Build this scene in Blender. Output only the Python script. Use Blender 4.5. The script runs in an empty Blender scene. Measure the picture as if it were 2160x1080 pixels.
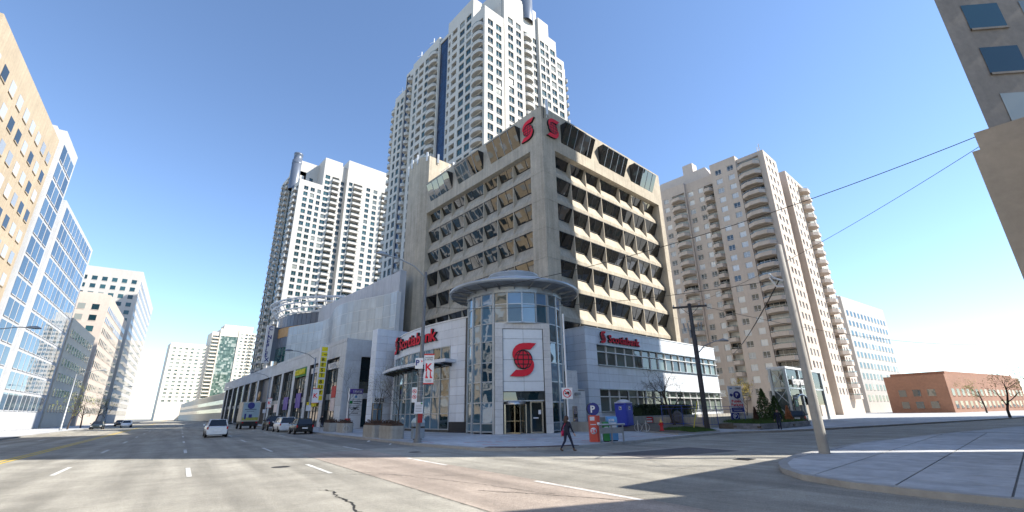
import bpy, bmesh, math, random
from mathutils import Vector, Matrix
random.seed(7)
R = math.radians
sc = bpy.context.scene
COL = sc.collection
# ---------------------------------------------------------------- camera
PITCH, ROLL, HEAD = R(19.16), R(0.91), R(42.3)
fw = Vector((math.sin(HEAD)*math.cos(PITCH), math.cos(HEAD)*math.cos(PITCH), math.sin(PITCH)))
rt0 = Vector((math.cos(HEAD), -math.sin(HEAD), 0)); up0 = rt0.cross(fw)
rt = math.cos(ROLL)*rt0 - math.sin(ROLL)*up0; up = math.cos(ROLL)*up0 + math.sin(ROLL)*rt0
cam = bpy.data.cameras.new('camera'); cam.sensor_width = 36; cam.lens = 36*948/2160
cam.clip_start = .1; cam.clip_end = 5000
camo = bpy.data.objects.new('camera', cam); COL.objects.link(camo)
mw = Matrix((rt, up, -fw)).transposed().to_4x4(); mw.translation = (0, 0, 1.9)
camo.matrix_world = mw; sc.camera = camo
# ---------------------------------------------------------------- sky, sun, exposure
SUN_AZ, SUN_EL = R(138.2), R(40)          # clockwise from +Y, elevation
w = bpy.data.worlds.new('World'); sc.world = w; w.use_nodes = True
nt = w.node_tree; bg = nt.nodes['Background']
sky = nt.nodes.new('ShaderNodeTexSky'); sky.sky_type = 'NISHITA'; sky.sun_disc = False
sky.sun_elevation = SUN_EL; sky.sun_rotation = SUN_AZ
sky.air_density = 0.85; sky.dust_density = 0.05; sky.ozone_density = 3.0; sky.altitude = 150
nt.links.new(sky.outputs[0], bg.inputs[0]); bg.inputs[1].default_value = 0.135
sl = bpy.data.lights.new('sun', 'SUN'); sl.energy = 4.3; sl.angle = R(.5); sl.color = (1, .93, .82)
so = bpy.data.objects.new('sun', sl); COL.objects.link(so)
sd = Vector((math.sin(SUN_AZ)*math.cos(SUN_EL), math.cos(SUN_AZ)*math.cos(SUN_EL), math.sin(SUN_EL)))
so.rotation_euler = sd.to_track_quat('Z', 'Y').to_euler(); so.location = (60, -60, 120)
vs = sc.view_settings; vs.view_transform = 'Standard'; vs.look = 'None'; vs.exposure = 1.1; vs.gamma = 1
sc.render.engine = 'CYCLES'
sc.cycles.max_bounces = 6; sc.cycles.glossy_bounces = 3; sc.cycles.transparent_max_bounces = 8
# ---------------------------------------------------------------- materials
def nd(nt, t, **k):
    n = nt.nodes.new(t)
    for a, b in k.items():
        if a.startswith('_'): setattr(n, a[1:], b)
        else: n.inputs[a.replace('__', ' ')].default_value = b
    return n
MATS = {}
def mat(name, col, rough=.7, metal=0., var=.12, scale=3., bump=0., bscale=40., spec=.5, objvar=0., streak=0., ior=None, gen=False):
    """principled surface: base colour, uneven tone at two scales, grain relief, per-object shade"""
    if name in MATS: return MATS[name]
    m = bpy.data.materials.new(name); m.use_nodes = True; n = m.node_tree; L = n.links
    b = n.nodes['Principled BSDF']; b.inputs['Roughness'].default_value = rough; b.inputs['Metallic'].default_value = metal
    b.inputs['Specular IOR Level'].default_value = spec
    if ior: b.inputs['IOR'].default_value = ior
    tc = nd(n, 'ShaderNodeNewGeometry') if not gen else None
    pos = tc.outputs['Position'] if tc else nd(n, 'ShaderNodeTexCoord').outputs['Object']
    c = nd(n, 'ShaderNodeRGB'); c.outputs[0].default_value = (*col, 1); out = c.outputs[0]
    def mul(fac_out, lo, hi, src):
        mr = nd(n, 'ShaderNodeMapRange', To__Min=lo, To__Max=hi, From__Min=.3, From__Max=.7); L.new(fac_out, mr.inputs[0])
        h = nd(n, 'ShaderNodeVectorMath', _operation='SCALE'); L.new(src, h.inputs[0]); L.new(mr.outputs[0], h.inputs['Scale']); return h.outputs[0]
    if var:
        t = nd(n, 'ShaderNodeTexNoise', Scale=scale, Detail=6., Roughness=.65); L.new(pos, t.inputs['Vector'])
        out = mul(t.outputs[0], 1-var, 1+var, out)
        t2 = nd(n, 'ShaderNodeTexNoise', Scale=scale*.11, Detail=3.); L.new(pos, t2.inputs['Vector'])
        out = mul(t2.outputs[0], 1-var*.8, 1+var*.8, out)
    if streak:
        mp = nd(n, 'ShaderNodeMapping'); mp.inputs['Scale'].default_value = (1.6, 1.6, .09); L.new(pos, mp.inputs[0])
        t = nd(n, 'ShaderNodeTexNoise', Scale=1.5, Detail=5.); L.new(mp.outputs[0], t.inputs['Vector'])
        out = mul(t.outputs[0], 1-streak, 1+streak*.5, out)
    if objvar:
        oi = nd(n, 'ShaderNodeObjectInfo'); mr = nd(n, 'ShaderNodeMapRange', To__Min=1-objvar, To__Max=1+objvar); L.new(oi.outputs['Random'], mr.inputs[0])
        h = nd(n, 'ShaderNodeVectorMath', _operation='SCALE'); L.new(out, h.inputs[0]); L.new(mr.outputs[0], h.inputs['Scale']); out = h.outputs[0]
    L.new(out, b.inputs['Base Color'])
    if bump:
        t = nd(n, 'ShaderNodeTexNoise', Scale=bscale, Detail=4.); L.new(pos, t.inputs['Vector'])
        bp = nd(n, 'ShaderNodeBump', Strength=bump, Distance=.02); L.new(t.outputs[0], bp.inputs['Height']); L.new(bp.outputs[0], b.inputs['Normal'])
    MATS[name] = m; return m
def glass(name, cols, ior=1.9, wave=.02, wscale=.7, rough=.015, stops=None):
    """coated window glass: mirror reflection over a dark or curtained room, room or painted reflection tone different per object"""
    m = bpy.data.materials.new(name); m.use_nodes = True; n = m.node_tree; L = n.links
    b = n.nodes['Principled BSDF']; b.inputs['Roughness'].default_value = rough; b.inputs['IOR'].default_value = ior
    oi = nd(n, 'ShaderNodeObjectInfo'); g = nd(n, 'ShaderNodeNewGeometry')
    add = nd(n, 'ShaderNodeMath', _operation='ADD'); fr = nd(n, 'ShaderNodeMath', _operation='FRACT')
    L.new(oi.outputs['Random'], add.inputs[0]); L.new(g.outputs['Random Per Island'], add.inputs[1]); L.new(add.outputs[0], fr.inputs[0])
    cr = nd(n, 'ShaderNodeValToRGB'); cr.color_ramp.interpolation = 'CONSTANT'; e = cr.color_ramp.elements
    stops = stops or [i/len(cols) for i in range(len(cols))]
    e[0].position = 0; e[0].color = (*cols[0], 1); e[1].position = stops[1]; e[1].color = (*cols[1], 1)
    for s, c in zip(stops[2:], cols[2:]): k = e.new(s); k.color = (*c, 1)
    L.new(fr.outputs[0], cr.inputs[0]); L.new(cr.outputs[0], b.inputs['Base Color'])
    if wave:
        t = nd(n, 'ShaderNodeTexNoise', Scale=wscale, Detail=1.); L.new(g.outputs['Position'], t.inputs['Vector'])
        bp = nd(n, 'ShaderNodeBump', Strength=1., Distance=wave); L.new(t.outputs[0], bp.inputs['Height']); L.new(bp.outputs[0], b.inputs['Normal'])
    MATS[name] = m; return m
def clearglass(name, tint, refl=.03):
    m = bpy.data.materials.new(name); m.use_nodes = True; n = m.node_tree; L = n.links
    out = n.nodes['Material Output']; n.nodes.remove(n.nodes['Principled BSDF'])
    t = nd(n, 'ShaderNodeBsdfTransparent'); t.inputs[0].default_value = (*tint, 1)
    g = nd(n, 'ShaderNodeBsdfGlossy', Roughness=.03); f = nd(n, 'ShaderNodeFresnel', IOR=1.45)
    a = nd(n, 'ShaderNodeMath', _operation='ADD'); a.use_clamp = True; L.new(f.outputs[0], a.inputs[0]); a.inputs[1].default_value = refl*.4
    mx = nd(n, 'ShaderNodeMixShader'); L.new(a.outputs[0], mx.inputs[0]); L.new(t.outputs[0], mx.inputs[1]); L.new(g.outputs[0], mx.inputs[2])
    L.new(mx.outputs[0], out.inputs[0]); MATS[name] = m; return m
def asphalt(name, col):
    """aged road surface: aggregate speckle, worn wheel tracks along the avenue, blotches and small pits"""
    m = bpy.data.materials.new(name); m.use_nodes = True; n = m.node_tree; L = n.links; b = n.nodes['Principled BSDF']; b.inputs['Roughness'].default_value = .92
    g = nd(n, 'ShaderNodeNewGeometry'); pos = g.outputs['Position']; c = nd(n, 'ShaderNodeRGB'); c.outputs[0].default_value = (*col, 1); out = c.outputs[0]
    def mul(f, a0, a1, lo, hi):
        nonlocal out
        mr = nd(n, 'ShaderNodeMapRange', From__Min=a0, From__Max=a1, To__Min=lo, To__Max=hi); L.new(f, mr.inputs[0]); h = nd(n, 'ShaderNodeVectorMath', _operation='SCALE'); L.new(out, h.inputs[0]); L.new(mr.outputs[0], h.inputs['Scale']); out = h.outputs[0]
    for s, d, a0, a1, lo, hi in ((38., 2., .3, .7, .62, 1.38), (9., 4., .3, .7, .86, 1.14), (.55, 5., .35, .65, .82, 1.12), (.12, 3., .35, .65, .86, 1.1)):
        t = nd(n, 'ShaderNodeTexNoise', Scale=s, Detail=d, Roughness=.7); L.new(pos, t.inputs['Vector']); mul(t.outputs[0], a0, a1, lo, hi)
    mp = nd(n, 'ShaderNodeMapping'); mp.inputs['Rotation'].default_value = (0, 0, R(7.2)); L.new(pos, mp.inputs[0])
    sc_ = nd(n, 'ShaderNodeMapping'); sc_.inputs['Scale'].default_value = (.52, .035, 1); L.new(mp.outputs[0], sc_.inputs[0])
    t = nd(n, 'ShaderNodeTexNoise', Scale=1.9, Detail=3.); L.new(sc_.outputs[0], t.inputs['Vector']); mul(t.outputs[0], .35, .65, .74, 1.12)
    v = nd(n, 'ShaderNodeTexVoronoi', Scale=26.); L.new(pos, v.inputs['Vector']); mul(v.outputs['Distance'], 0., .16, .55, 1.)
    L.new(out, b.inputs['Base Color']); t = nd(n, 'ShaderNodeTexNoise', Scale=55., Detail=3.); L.new(pos, t.inputs['Vector']); bp = nd(n, 'ShaderNodeBump', Strength=.7, Distance=.02); L.new(t.outputs[0], bp.inputs['Height']); L.new(bp.outputs[0], b.inputs['Normal'])
    MATS[name] = m; return m
# ---------------------------------------------------------------- mesh helpers
class MB:
    def __init__(s): s.v = []; s.f = []; s.m = []; s.sm = []
    def add(s, pts, faces, mt=0, smooth=False):
        o = len(s.v); s.v += [tuple(p) for p in pts]
        for f in faces: s.f.append([i+o for i in f]); s.m.append(mt); s.sm.append(smooth)
        return s
    def face(s, pts, mt=0): return s.add(pts, [range(len(pts))], mt)
    def box(s, x0, x1, y0, y1, z0, z1, mt=0):
        p = [(x0,y0,z0),(x1,y0,z0),(x1,y1,z0),(x0,y1,z0),(x0,y0,z1),(x1,y0,z1),(x1,y1,z1),(x0,y1,z1)]
        return s.add(p, [(3,2,1,0),(4,5,6,7),(0,1,5,4),(1,2,6,5),(2,3,7,6),(3,0,4,7)], mt)
    def prism(s, poly, z0, z1, mt=0, mtop=None):
        n = len(poly); a = sum(poly[i][0]*poly[(i+1) % n][1]-poly[(i+1) % n][0]*poly[i][1] for i in range(n))
        if a < 0: poly = poly[::-1]
        p = [(x,y,z0) for x, y in poly]+[(x,y,z1) for x, y in poly]
        s.add(p, [(i,(i+1) % n,(i+1) % n+n,i+n) for i in range(n)]+[range(n-1,-1,-1)], mt)
        return s.add([(x,y,z1) for x, y in poly], [range(n)], mt if mtop is None else mtop)
    def extr(s, poly, vec, mt=0):
        n = len(poly); v = Vector(vec); p = [tuple(q) for q in poly]+[tuple(Vector(q)+v) for q in poly]
        return s.add(p, [(i,(i+1) % n,(i+1) % n+n,i+n) for i in range(n)]+[range(n-1,-1,-1),range(n,2*n)], mt)
    def tube(s, pts, rad, n=6, mt=0, cap=True):
        pts = [Vector(p) for p in pts]; k = len(pts)
        if not hasattr(rad, '__len__'): rad = [rad]*k
        vv = []; last = None
        for i, p in enumerate(pts):
            d = (pts[min(i+1,k-1)]-pts[max(i-1,0)]).normalized()
            if last is None: a = d.orthogonal().normalized()
            else: a = (last-d*last.dot(d)); a = a.normalized() if a.length > 1e-6 else d.orthogonal().normalized()
            last = a; b = d.cross(a)
            for j in range(n):
                t = 2*math.pi*j/n; vv.append(p+(a*math.cos(t)+b*math.sin(t))*rad[i])
        fs = [(i*n+j, i*n+(j+1) % n, (i+1)*n+(j+1) % n, (i+1)*n+j) for i in range(k-1) for j in range(n)]
        s.add(vv, fs, mt, n > 5)
        if cap: s.add(vv[:n], [range(n-1,-1,-1)], mt); s.add(vv[-n:], [range(n)], mt)
        return s
    def lathe(s, prof, n=16, c=(0,0), mt=0, smooth=True, a0=0., a1=2*math.pi):
        full = abs(a1-a0-2*math.pi) < 1e-6; m = n if full else n+1; vv = []
        for r, z in prof:
            for j in range(m): t = a0+(a1-a0)*j/n; vv.append((c[0]+r*math.cos(t), c[1]+r*math.sin(t), z))
        fs = []
        for i in range(len(prof)-1):
            for j in range(n): jj = (j+1) % m; fs.append((i*m+j, i*m+jj, (i+1)*m+jj, (i+1)*m+j))
        return s.add(vv, fs, mt, smooth)
    def merge(s, o, M=None):
        M = M or Matrix(); k = len(s.v); s.v += [tuple(M @ Vector(p)) for p in o.v]
        s.f += [[i+k for i in f] for f in o.f]; s.m += o.m; s.sm += o.sm; return s
    def mesh(s, name, mats):
        me = bpy.data.meshes.new(name); me.from_pydata(s.v, [], s.f)
        for m in (mats if isinstance(mats, (list, tuple)) else [mats]): me.materials.append(MATS[m] if isinstance(m, str) else m)
        me.polygons.foreach_set('material_index', s.m); me.polygons.foreach_set('use_smooth', s.sm); me.update(); return me
def tag(o, label=None, cat=None, group=None, kind=None):
    for k, v in (('label', label), ('category', cat), ('group', group), ('kind', kind)):
        if v: o[k] = v
    return o
def inst(name, me, parent=None, loc=(0,0,0), rz=0., rx=0., ry=0., scale=None):
    o = bpy.data.objects.new(name, me); COL.objects.link(o); o.location = loc; o.rotation_euler = (rx, ry, rz)
    if scale: o.scale = scale
    if parent: o.parent = parent
    return o
def obj(name, mb, mats, parent=None, loc=(0,0,0), rz=0., rx=0., ry=0.): return inst(name, mb.mesh(name, mats), parent, loc, rz, rx, ry)
def thing(name, label, cat, loc=(0,0,0), rz=0., group=None): return tag(inst(name, None, None, loc, rz), label, cat, group)
def one(name, mb, mats, label, cat, loc=(0,0,0), rz=0., group=None, rx=0.): return tag(obj(name, mb, mats, None, loc, rz, rx), label, cat, group)
def struct(name, mb, mats, loc=(0,0,0)): return tag(obj(name, mb, mats, None, loc), kind='structure')
def dup(root, loc, rz=None, label=None):
    r = root.copy(); COL.objects.link(r); r.location = loc
    if rz is not None: r.rotation_euler.z = rz
    if label: r['label'] = label
    for ch in root.children:
        c = ch.copy(); COL.objects.link(c); c.parent = r
        for g in ch.children: d = g.copy(); COL.objects.link(d); d.parent = c
    return r
_cache = {}
def cached(key, fn):
    if key not in _cache: _cache[key] = fn()
    return _cache[key]
def boxmesh(sx, sy, sz, m):        # box from the origin, shared by every piece of the same size
    return cached(('box', round(sx,3), round(sy,3), round(sz,3), m), lambda: MB().box(0,sx,0,sy,0,sz).mesh('piece', m))
GLYPHS = {}
def _glyphs(chars, bold=.024):          # outlines of every letter used, made once while the scene is still empty
    tmp = []
    for ch in chars:
        cu = bpy.data.curves.new('t', 'FONT'); cu.body = ch; cu.size = 1; cu.extrude = .5; cu.offset = bold; cu.resolution_u = 3
        o = bpy.data.objects.new('t', cu); COL.objects.link(o); tmp.append((ch, o, cu))
    dg = bpy.context.evaluated_depsgraph_get(); dg.update()
    for ch, o, cu in tmp:
        me = bpy.data.meshes.new_from_object(o.evaluated_get(dg))
        GLYPHS[ch] = ([(v.co.x, -v.co.z, v.co.y) for v in me.vertices], [list(p.vertices) for p in me.polygons], [0 if p.normal.z > .5 else 1 for p in me.polygons]); bpy.data.meshes.remove(me)
    for ch, o, cu in tmp: bpy.data.objects.remove(o); bpy.data.curves.remove(cu)
_glyphs(sorted(set('ScotiabankCINEPLEXBESTBUYMILESTONESDOLLARAMA5075P24JOBPublicParkingCBREUMCYAMAHAEmpressWalkEMPRESSWALKKDAZZLING&ARTFUL')))
def text_mb(ch, size, depth, bold=0.):  # upright letter, front towards -Y
    v, f, m = GLYPHS[ch]; mb = MB(); mb.add([(x*size, y*depth, z*size) for x, y, z in v], f); mb.m = list(m); return mb
def ext(mb): xs = [v[0] for v in mb.v]; return (min(xs), max(xs)) if xs else (0, 0)
def letters(txt, size, depth, mats, parent, loc=(0,0,0), rz=0., bold=.02, gap=.09, width=None, curve=None, name='letter', dy=0.):
    """one mesh per letter in a row along local x; width squeezes the row; curve(s)->(x,y,rz) bends it"""
    x = 0; items = []
    for ch in txt:
        if ch == ' ': x += size*.3; continue
        mb = text_mb(ch, size, depth, bold); a, b = ext(mb); items.append((mb, x-a, x, x+b-a)); x += b-a+gap*size
    tot = x-gap*size; k = (width/tot) if width else 1.
    for mb, off, xa, xb in items:
        mid = (xa+xb)/2
        for i, v in enumerate(mb.v): mb.v[i] = ((v[0]+off-mid)*k, v[1], v[2])
        if curve: cx, cy, cr = curve(mid*k); obj(name, mb, mats, parent, (cx, cy, loc[2]), cr)
        else: obj(name, mb, mats, parent, (loc[0]+mid*k*math.cos(rz), loc[1]+mid*k*math.sin(rz), loc[2]), rz)
    return tot*k
def wall_mb(W, H, holes, rev=.2, mt=0, mrev=None):
    """upright wall sheet x 0..W, z 0..H facing -Y with real openings and reveals going in (+Y)"""
    rd = lambda a: round(a, 3); W = rd(W); H = rd(H)
    holes = [tuple(rd(q) for q in h) for h in holes]
    xs = sorted({0., W}|{h[0] for h in holes}|{h[1] for h in holes}); zs = sorted({0., H}|{h[2] for h in holes}|{h[3] for h in holes})
    xi = {x: i for i, x in enumerate(xs)}; zi = {z: i for i, z in enumerate(zs)}; occ = set()
    for a, b, c, d in holes:
        for i in range(xi[a], xi[b]):
            for j in range(zi[c], zi[d]): occ.add((i, j))
    mb = MB()
    for j in range(len(zs)-1):
        i = 0
        while i < len(xs)-1:
            if (i, j) in occ: i += 1; continue
            k = i
            while k < len(xs)-1 and (k, j) not in occ: k += 1
            mb.face([(xs[i],0,zs[j]),(xs[k],0,zs[j]),(xs[k],0,zs[j+1]),(xs[i],0,zs[j+1])], mt); i = k
    mr = mt if mrev is None else mrev
    for a, b, c, d in holes:
        mb.add([(a,0,c),(b,0,c),(b,0,d),(a,0,d),(a,rev,c),(b,rev,c),(b,rev,d),(a,rev,d)], [(0,4,5,1),(3,2,6,7),(0,3,7,4),(1,5,6,2)], mr)
    return mb
# ---------------------------------------------------------------- material palette
asphalt('asphalt', (.335,.318,.272))
asphalt('asphalt_patch', (.26,.25,.225))
asphalt('asphalt_red', (.375,.315,.265))
mat('crack_tar', (.02,.02,.02), .9, var=.1)
mat('road_paint', (.6,.6,.57), .85, var=.35, scale=14, bump=.2)
mat('slab', (.44,.455,.47), .88, var=.22, scale=1.7, bump=.3, bscale=50, objvar=.07)
mat('joint', (.12,.12,.115), .95, var=.1)
mat('kerb', (.34,.335,.32), .88, var=.14, scale=2, bump=.3)
mat('setts', (.1,.095,.1), .85, var=.25, scale=6, bump=.8, bscale=14)
mat('earth', (.13,.11,.085), .95, var=.25, scale=2, bump=.6, bscale=12)
mat('grass', (.06,.12,.025), .8, var=.3, scale=2)
mat('concrete', (.47,.42,.335), .9, var=.13, scale=6, bump=.5, bscale=22, streak=.2)
mat('concrete_grey', (.37,.36,.33), .9, var=.12, scale=2.5, bump=.3, bscale=30, streak=.12)
mat('precast', (.56,.48,.41), .88, var=.05, scale=1.5, streak=.05)
mat('precast_pale', (.58,.52,.47), .88, var=.05, scale=1.5, streak=.04)
mat('condo_cream', (.5,.485,.45), .85, var=.04, scale=1.2, streak=.04)
mat('condo_white', (.5,.485,.455), .85, var=.04, scale=1.2, streak=.04)
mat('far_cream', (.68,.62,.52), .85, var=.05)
mat('alu_panel', (.71,.76,.83), .35, 0., var=.05, scale=.9, objvar=.07, streak=.06)
mat('alu_grey', (.42,.46,.49), .35, .4, var=.05, scale=2)
mat('alu_white', (.74,.76,.77), .45, .1, var=.04)
mat('steel', (.5,.5,.5), .35, .85, var=.08)
mat('steel_gold', (.62,.53,.4), .25, .9, var=.05)
mat('dark_metal', (.035,.037,.04), .45, .5, var=.1)
mat('grey_metal', (.3,.32,.34), .45, .5, var=.1)
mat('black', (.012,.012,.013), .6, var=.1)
mat('stone', (.64,.63,.61), .7, var=.09, scale=4, bump=.12, bscale=25, objvar=.07)
mat('granite', (.03,.03,.035), .3, var=.2, scale=30)
mat('screen', (.5,.56,.6), .4, .35, var=.08, scale=.6, streak=.1, objvar=.07)
mat('white_wall', (.55,.57,.6), .7, var=.06, scale=.7, streak=.1, objvar=.04)
mat('mall_stone', (.6,.63,.66), .75, var=.08, scale=2, objvar=.06, streak=.08)
mat('red_sign', (.72,.018,.04), .75, var=.03)
mat('yellow', (.82,.7,.01), .5, var=.05)
mat('white_paint', (.78,.78,.78), .5, var=.04)
mat('navy', (.02,.025,.2), .45, var=.04)
mat('red_paint', (.55,.03,.03), .5, var=.1)
mat('red_brown', (.3,.015,.02), .6, var=.05)
mat('orange_red', (.6,.085,.05), .5, var=.08)
mat('green_box', (.02,.22,.05), .5, var=.08)
mat('blue_box', (.12,.33,.62), .45, var=.08)
mat('porta_blue', (.055,.085,.5), .45, var=.05)
mat('porta_white', (.66,.67,.72), .5, var=.05)
mat('bark', (.055,.045,.04), .9, var=.25, scale=8)
mat('bud', (.28,.3,.06), .8, var=.3, scale=9)
mat('leaf_dark', (.022,.042,.014), .7, var=.4, scale=6)
mat('leaf_fir', (.05,.1,.02), .7, var=.4, scale=6)
mat('twig_brown', (.085,.05,.035), .9, var=.3, scale=9)
mat('wood_pole', (.08,.075,.075), .85, var=.25, scale=5, streak=.2)
mat('boulder_rock', (.13,.115,.105), .9, var=.3, scale=5, bump=.9, bscale=9)
mat('tan_panel', (.5,.31,.14), .6, var=.08)
mat('blue_grey', (.13,.155,.2), .35, .2, var=.05)
mat('purple', (.12,.07,.36), .5, var=.06)
mat('pink_print', (.72,.62,.62), .5, var=.15, scale=3)
mat('brick_far', (.32,.17,.11), .85, var=.12, scale=2)
mat('house_stone', (.4,.37,.33), .85, var=.1)
mat('print_dark', (.1,.1,.1), .6, var=.05)
glass('condo_glass', [(.008,.03,.04),(.014,.05,.065),(.03,.085,.1),(.14,.17,.17),(.26,.28,.26)], 1.5, stops=[0,.32,.6,.82,.93], wave=0)
glass('rt_glass', [(.03,.045,.055),(.4,.43,.45),(.6,.63,.65),(.7,.72,.72)], 1.9, stops=[0,.25,.45,.7], wave=.01)  # pale steps stand in for mirrored bright sky and sunlit towers
mat('frame_grey', (.2,.22,.22), .5)
glass('blue_glass', [(.006,.02,.06),(.01,.03,.08),(.012,.035,.09)], 1.5, wave=.01)
glass('dark_teal', [(.006,.02,.022),(.01,.035,.038),(.015,.05,.055)], 1.5, wave=.01)
glass('teal_glass', [(.01,.05,.055),(.02,.075,.08),(.03,.1,.1)], 1.7, wave=.01)
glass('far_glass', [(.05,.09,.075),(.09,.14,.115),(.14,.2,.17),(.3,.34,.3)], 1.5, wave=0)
glass('tower_glass', [(.006,.007,.007),(.01,.011,.01),(.016,.017,.014)], 2.05, wave=.0045, wscale=.6)
glass('bank_glass', [(.012,.03,.036),(.03,.07,.09),(.05,.11,.15),(.1,.19,.27)], 2.1, wave=.012, wscale=.8)  # bluish steps put reflected sky into the base colour
glass('bank_glass_sky', [(.1,.19,.33),(.13,.24,.4),(.03,.07,.09),(.12,.22,.38)], 2.0, wave=.02, wscale=.6, stops=[0,.35,.7,.85])  # upper rotunda panes: sky reflection painted in as a blue base
glass('annex_glass', [(.03,.045,.045),(.11,.145,.135),(.17,.21,.19),(.06,.08,.08)], 1.7, wave=.01, stops=[0,.2,.5,.85])
glass('mall_glass', [(.012,.024,.03),(.03,.06,.075),(.1,.11,.1),(.2,.19,.15)], 1.8, wave=.02, wscale=.5)
glass('car_glass', [(.01,.012,.014),(.012,.014,.016)], 1.6, wave=0)
clearglass('rail_glass', (.72,.82,.82))
clearglass('clear_glass', (.75,.82,.82))
# ---------------------------------------------------------------- ground, road, pavements
struct('road', MB().face([(-900,-900,0),(1400,-900,0),(1400,1600,0),(-900,1600,0)]), 'asphalt')
SD = Vector((.1253,.9921)); SN = Vector((.9921,-.1253))       # along the avenue / to its right
def av(t, o): p = SD*t+SN*o; return (p.x, p.y)
def arc(cx, cy, r, a0, a1, n): return [(cx+r*math.cos(R(a0+(a1-a0)*i/n)), cy+r*math.sin(R(a0+(a1-a0)*i/n))) for i in range(n+1)]
def offset_strip(line, d):
    out = []
    for i, p in enumerate(line):
        a = Vector(line[max(i-1,0)]); b = Vector(line[min(i+1,len(line)-1)]); t = (b-a).normalized(); out.append((p[0]-t.y*d, p[1]+t.x*d))
    return out
def kerb_line(line, d=.28):
    mb = MB(); o = offset_strip(line, d)
    for i in range(len(line)-1):
        a, b, c, e = line[i], line[i+1], o[i+1], o[i]
        mb.add([(*a,.0),(*b,.0),(*b,.15),(*a,.15),(*c,.15),(*e,.15)], [(0,1,2,3),(3,2,4,5)])
    return mb, o
# north-east corner: kerb runs down the avenue, round the corner, off along the side street
cl = [av(t, 12.35) for t in (420,300,200,140,100,80,60,45,35,29)]+arc(20.7,22.0,5.0,196,268,9)+[(26,17.0),(31,17.3),(36,17.4),(39.5,16.8),(43.4,14.7),(47,13.5),(55,11.6),(80,6),(110,-.6),(200,-20)]
km, inner = kerb_line(cl); struct('kerb', km, 'kerb')
walk = inner+[(205,60),(72,60),(72,29),(33,29),(33,66),(60,66),(60,420)]
sw = struct('pavement', MB().prism(walk, -.02, .135), 'joint')
def clip(poly, x0, x1, y0, y1):
    for ax, lim, sg in ((0,x0,1),(0,x1,-1),(1,y0,1),(1,y1,-1)):
        out = []
        for i in range(len(poly)):
            a, b = poly[i], poly[(i+1) % len(poly)]; da, db = (a[ax]-lim)*sg, (b[ax]-lim)*sg
            if da >= 0: out.append(a)
            if da*db < 0: t = da/(da-db); out.append((a[0]+(b[0]-a[0])*t, a[1]+(b[1]-a[1])*t))
        poly = out
        if len(poly) < 3: return []
    return poly
def area(p): return abs(sum(p[i][0]*p[(i+1) % len(p)][1]-p[(i+1) % len(p)][0]*p[i][1] for i in range(len(p))))/2
def pave(parent, poly, x0, x1, y0, y1, step, z, m='slab', far=None):
    cells = []; x = x0
    while x < x1:
        y = y0
        while y < y1:
            c = clip(poly, x+.022, x+step-.022, y+.022, y+step-.022)
            if c and area(c) > .03: cells.append((x*x+y*y, c))
            y += step
        x += step
    cells.sort(key=lambda q: q[0]); rest = MB(); n = 0
    for d, c in cells:
        if n < 290: obj('slab', MB().prism(c, z-.02, z), m, parent); n += 1
        else: rest.prism(c, z-.02, z)
    if rest.v: tag(obj('slab', rest, m, parent), kind='stuff')
pave(sw, walk, 14, 70, 8, 92, 1.9, .152)
farwalk = MB()
for a, b in ((92,200),(200,420)):
    p = clip(walk, 14, 90, a+.02, b); p and farwalk.prism(p, .13, .152)
p = clip(walk, 70.02, 205, -30, 62); farwalk.prism(p, .13, .152)
tag(obj('slab', farwalk, 'slab', sw), kind='stuff')
# south-east corner (right edge of the view) and west side of the avenue
cl2 = [(200,-29.5),(110,-10),(80,-3.4),(55,2.2),(40,5.2),(30,6.7)]+[(21.5,6.95),(19.6,6.75),(17.9,6.4),(16.4,5.8),(15.2,4.9),(14.4,3.6),(14.0,2.0)]+[(13.6,-2),(13.2,-6),av(-60,13)]
km, inner2 = kerb_line(cl2); struct('kerb', km, 'kerb')
w2 = inner2+[(60,-70),(200,-90)]
sw2 = struct('pavement', MB().prism(w2, -.02, .135), 'joint'); pave(sw2, clip(w2,0,45,-3,8), 12, 44, -3, 8, 1.9, .152)
tag(obj('slab', MB().prism(clip(w2,45.02,200,-60,8), .13, .152), 'slab', sw2), kind='stuff')
cl3 = [av(t, -14.5) for t in (-60,0,60,120,200,420)]
km, inner3 = kerb_line(cl3); struct('kerb', km, 'kerb')
w3 = inner3+[av(420,-24),av(-60,-24)]; sw3 = struct('pavement', MB().prism(w3, -.02, .135), 'joint')
x = SD; mbw = MB()
for k in range(60):
    for o0, o1 in ((-18.9,-14.9),(-23.5,-19.0)):
        t0 = -20+k*4; mbw.prism([av(t0,o0),av(t0+3.97,o0),av(t0+3.97,o1),av(t0,o1)], .13, .152)
tag(obj('slab', mbw, 'slab', sw3), kind='stuff')
# paint, coloured lane, setts, cracks
def strip(t0, t1, o0, o1, z): return [(*av(t0,o0),z),(*av(t1,o0),z),(*av(t1,o1),z),(*av(t0,o1),z)]
red = struct('road_lane', MB().face(strip(-20,27.4,5.5,8.95,.004)[::-1]), 'asphalt_red')
k = MB()
for t in (-4,): k.face(strip(t,-1,4.52,4.68,.009)[::-1])
rows = [(o, [(t, t+l) for t in ts]) for o, ts, l in (
    (8.78, [17.1,27.5,39.8,51.2,62.5,74,85,96,108,120,140,160,180], 3.9), (4.6, [17.6,30.4,43.6,56,68,80,92,105,120,140,160], 3.8), (.6, [20,33,46,59,72,85,98,112,130,150], 3.4),
    (-3.4,[24,37,50,63,76,89,102,116,134],3.4),(-10.6,[24,37,50,63,76,89,102,116,134],3.4))]
rows.append((8.78, [(7.6,11.5)]))
for o, segs in rows:
    for a, b in segs: tag(obj('lane_dash', MB().face(strip(a, b, o-.075, o+.075, .009)[::-1]), 'road_paint'), kind='structure')
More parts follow.
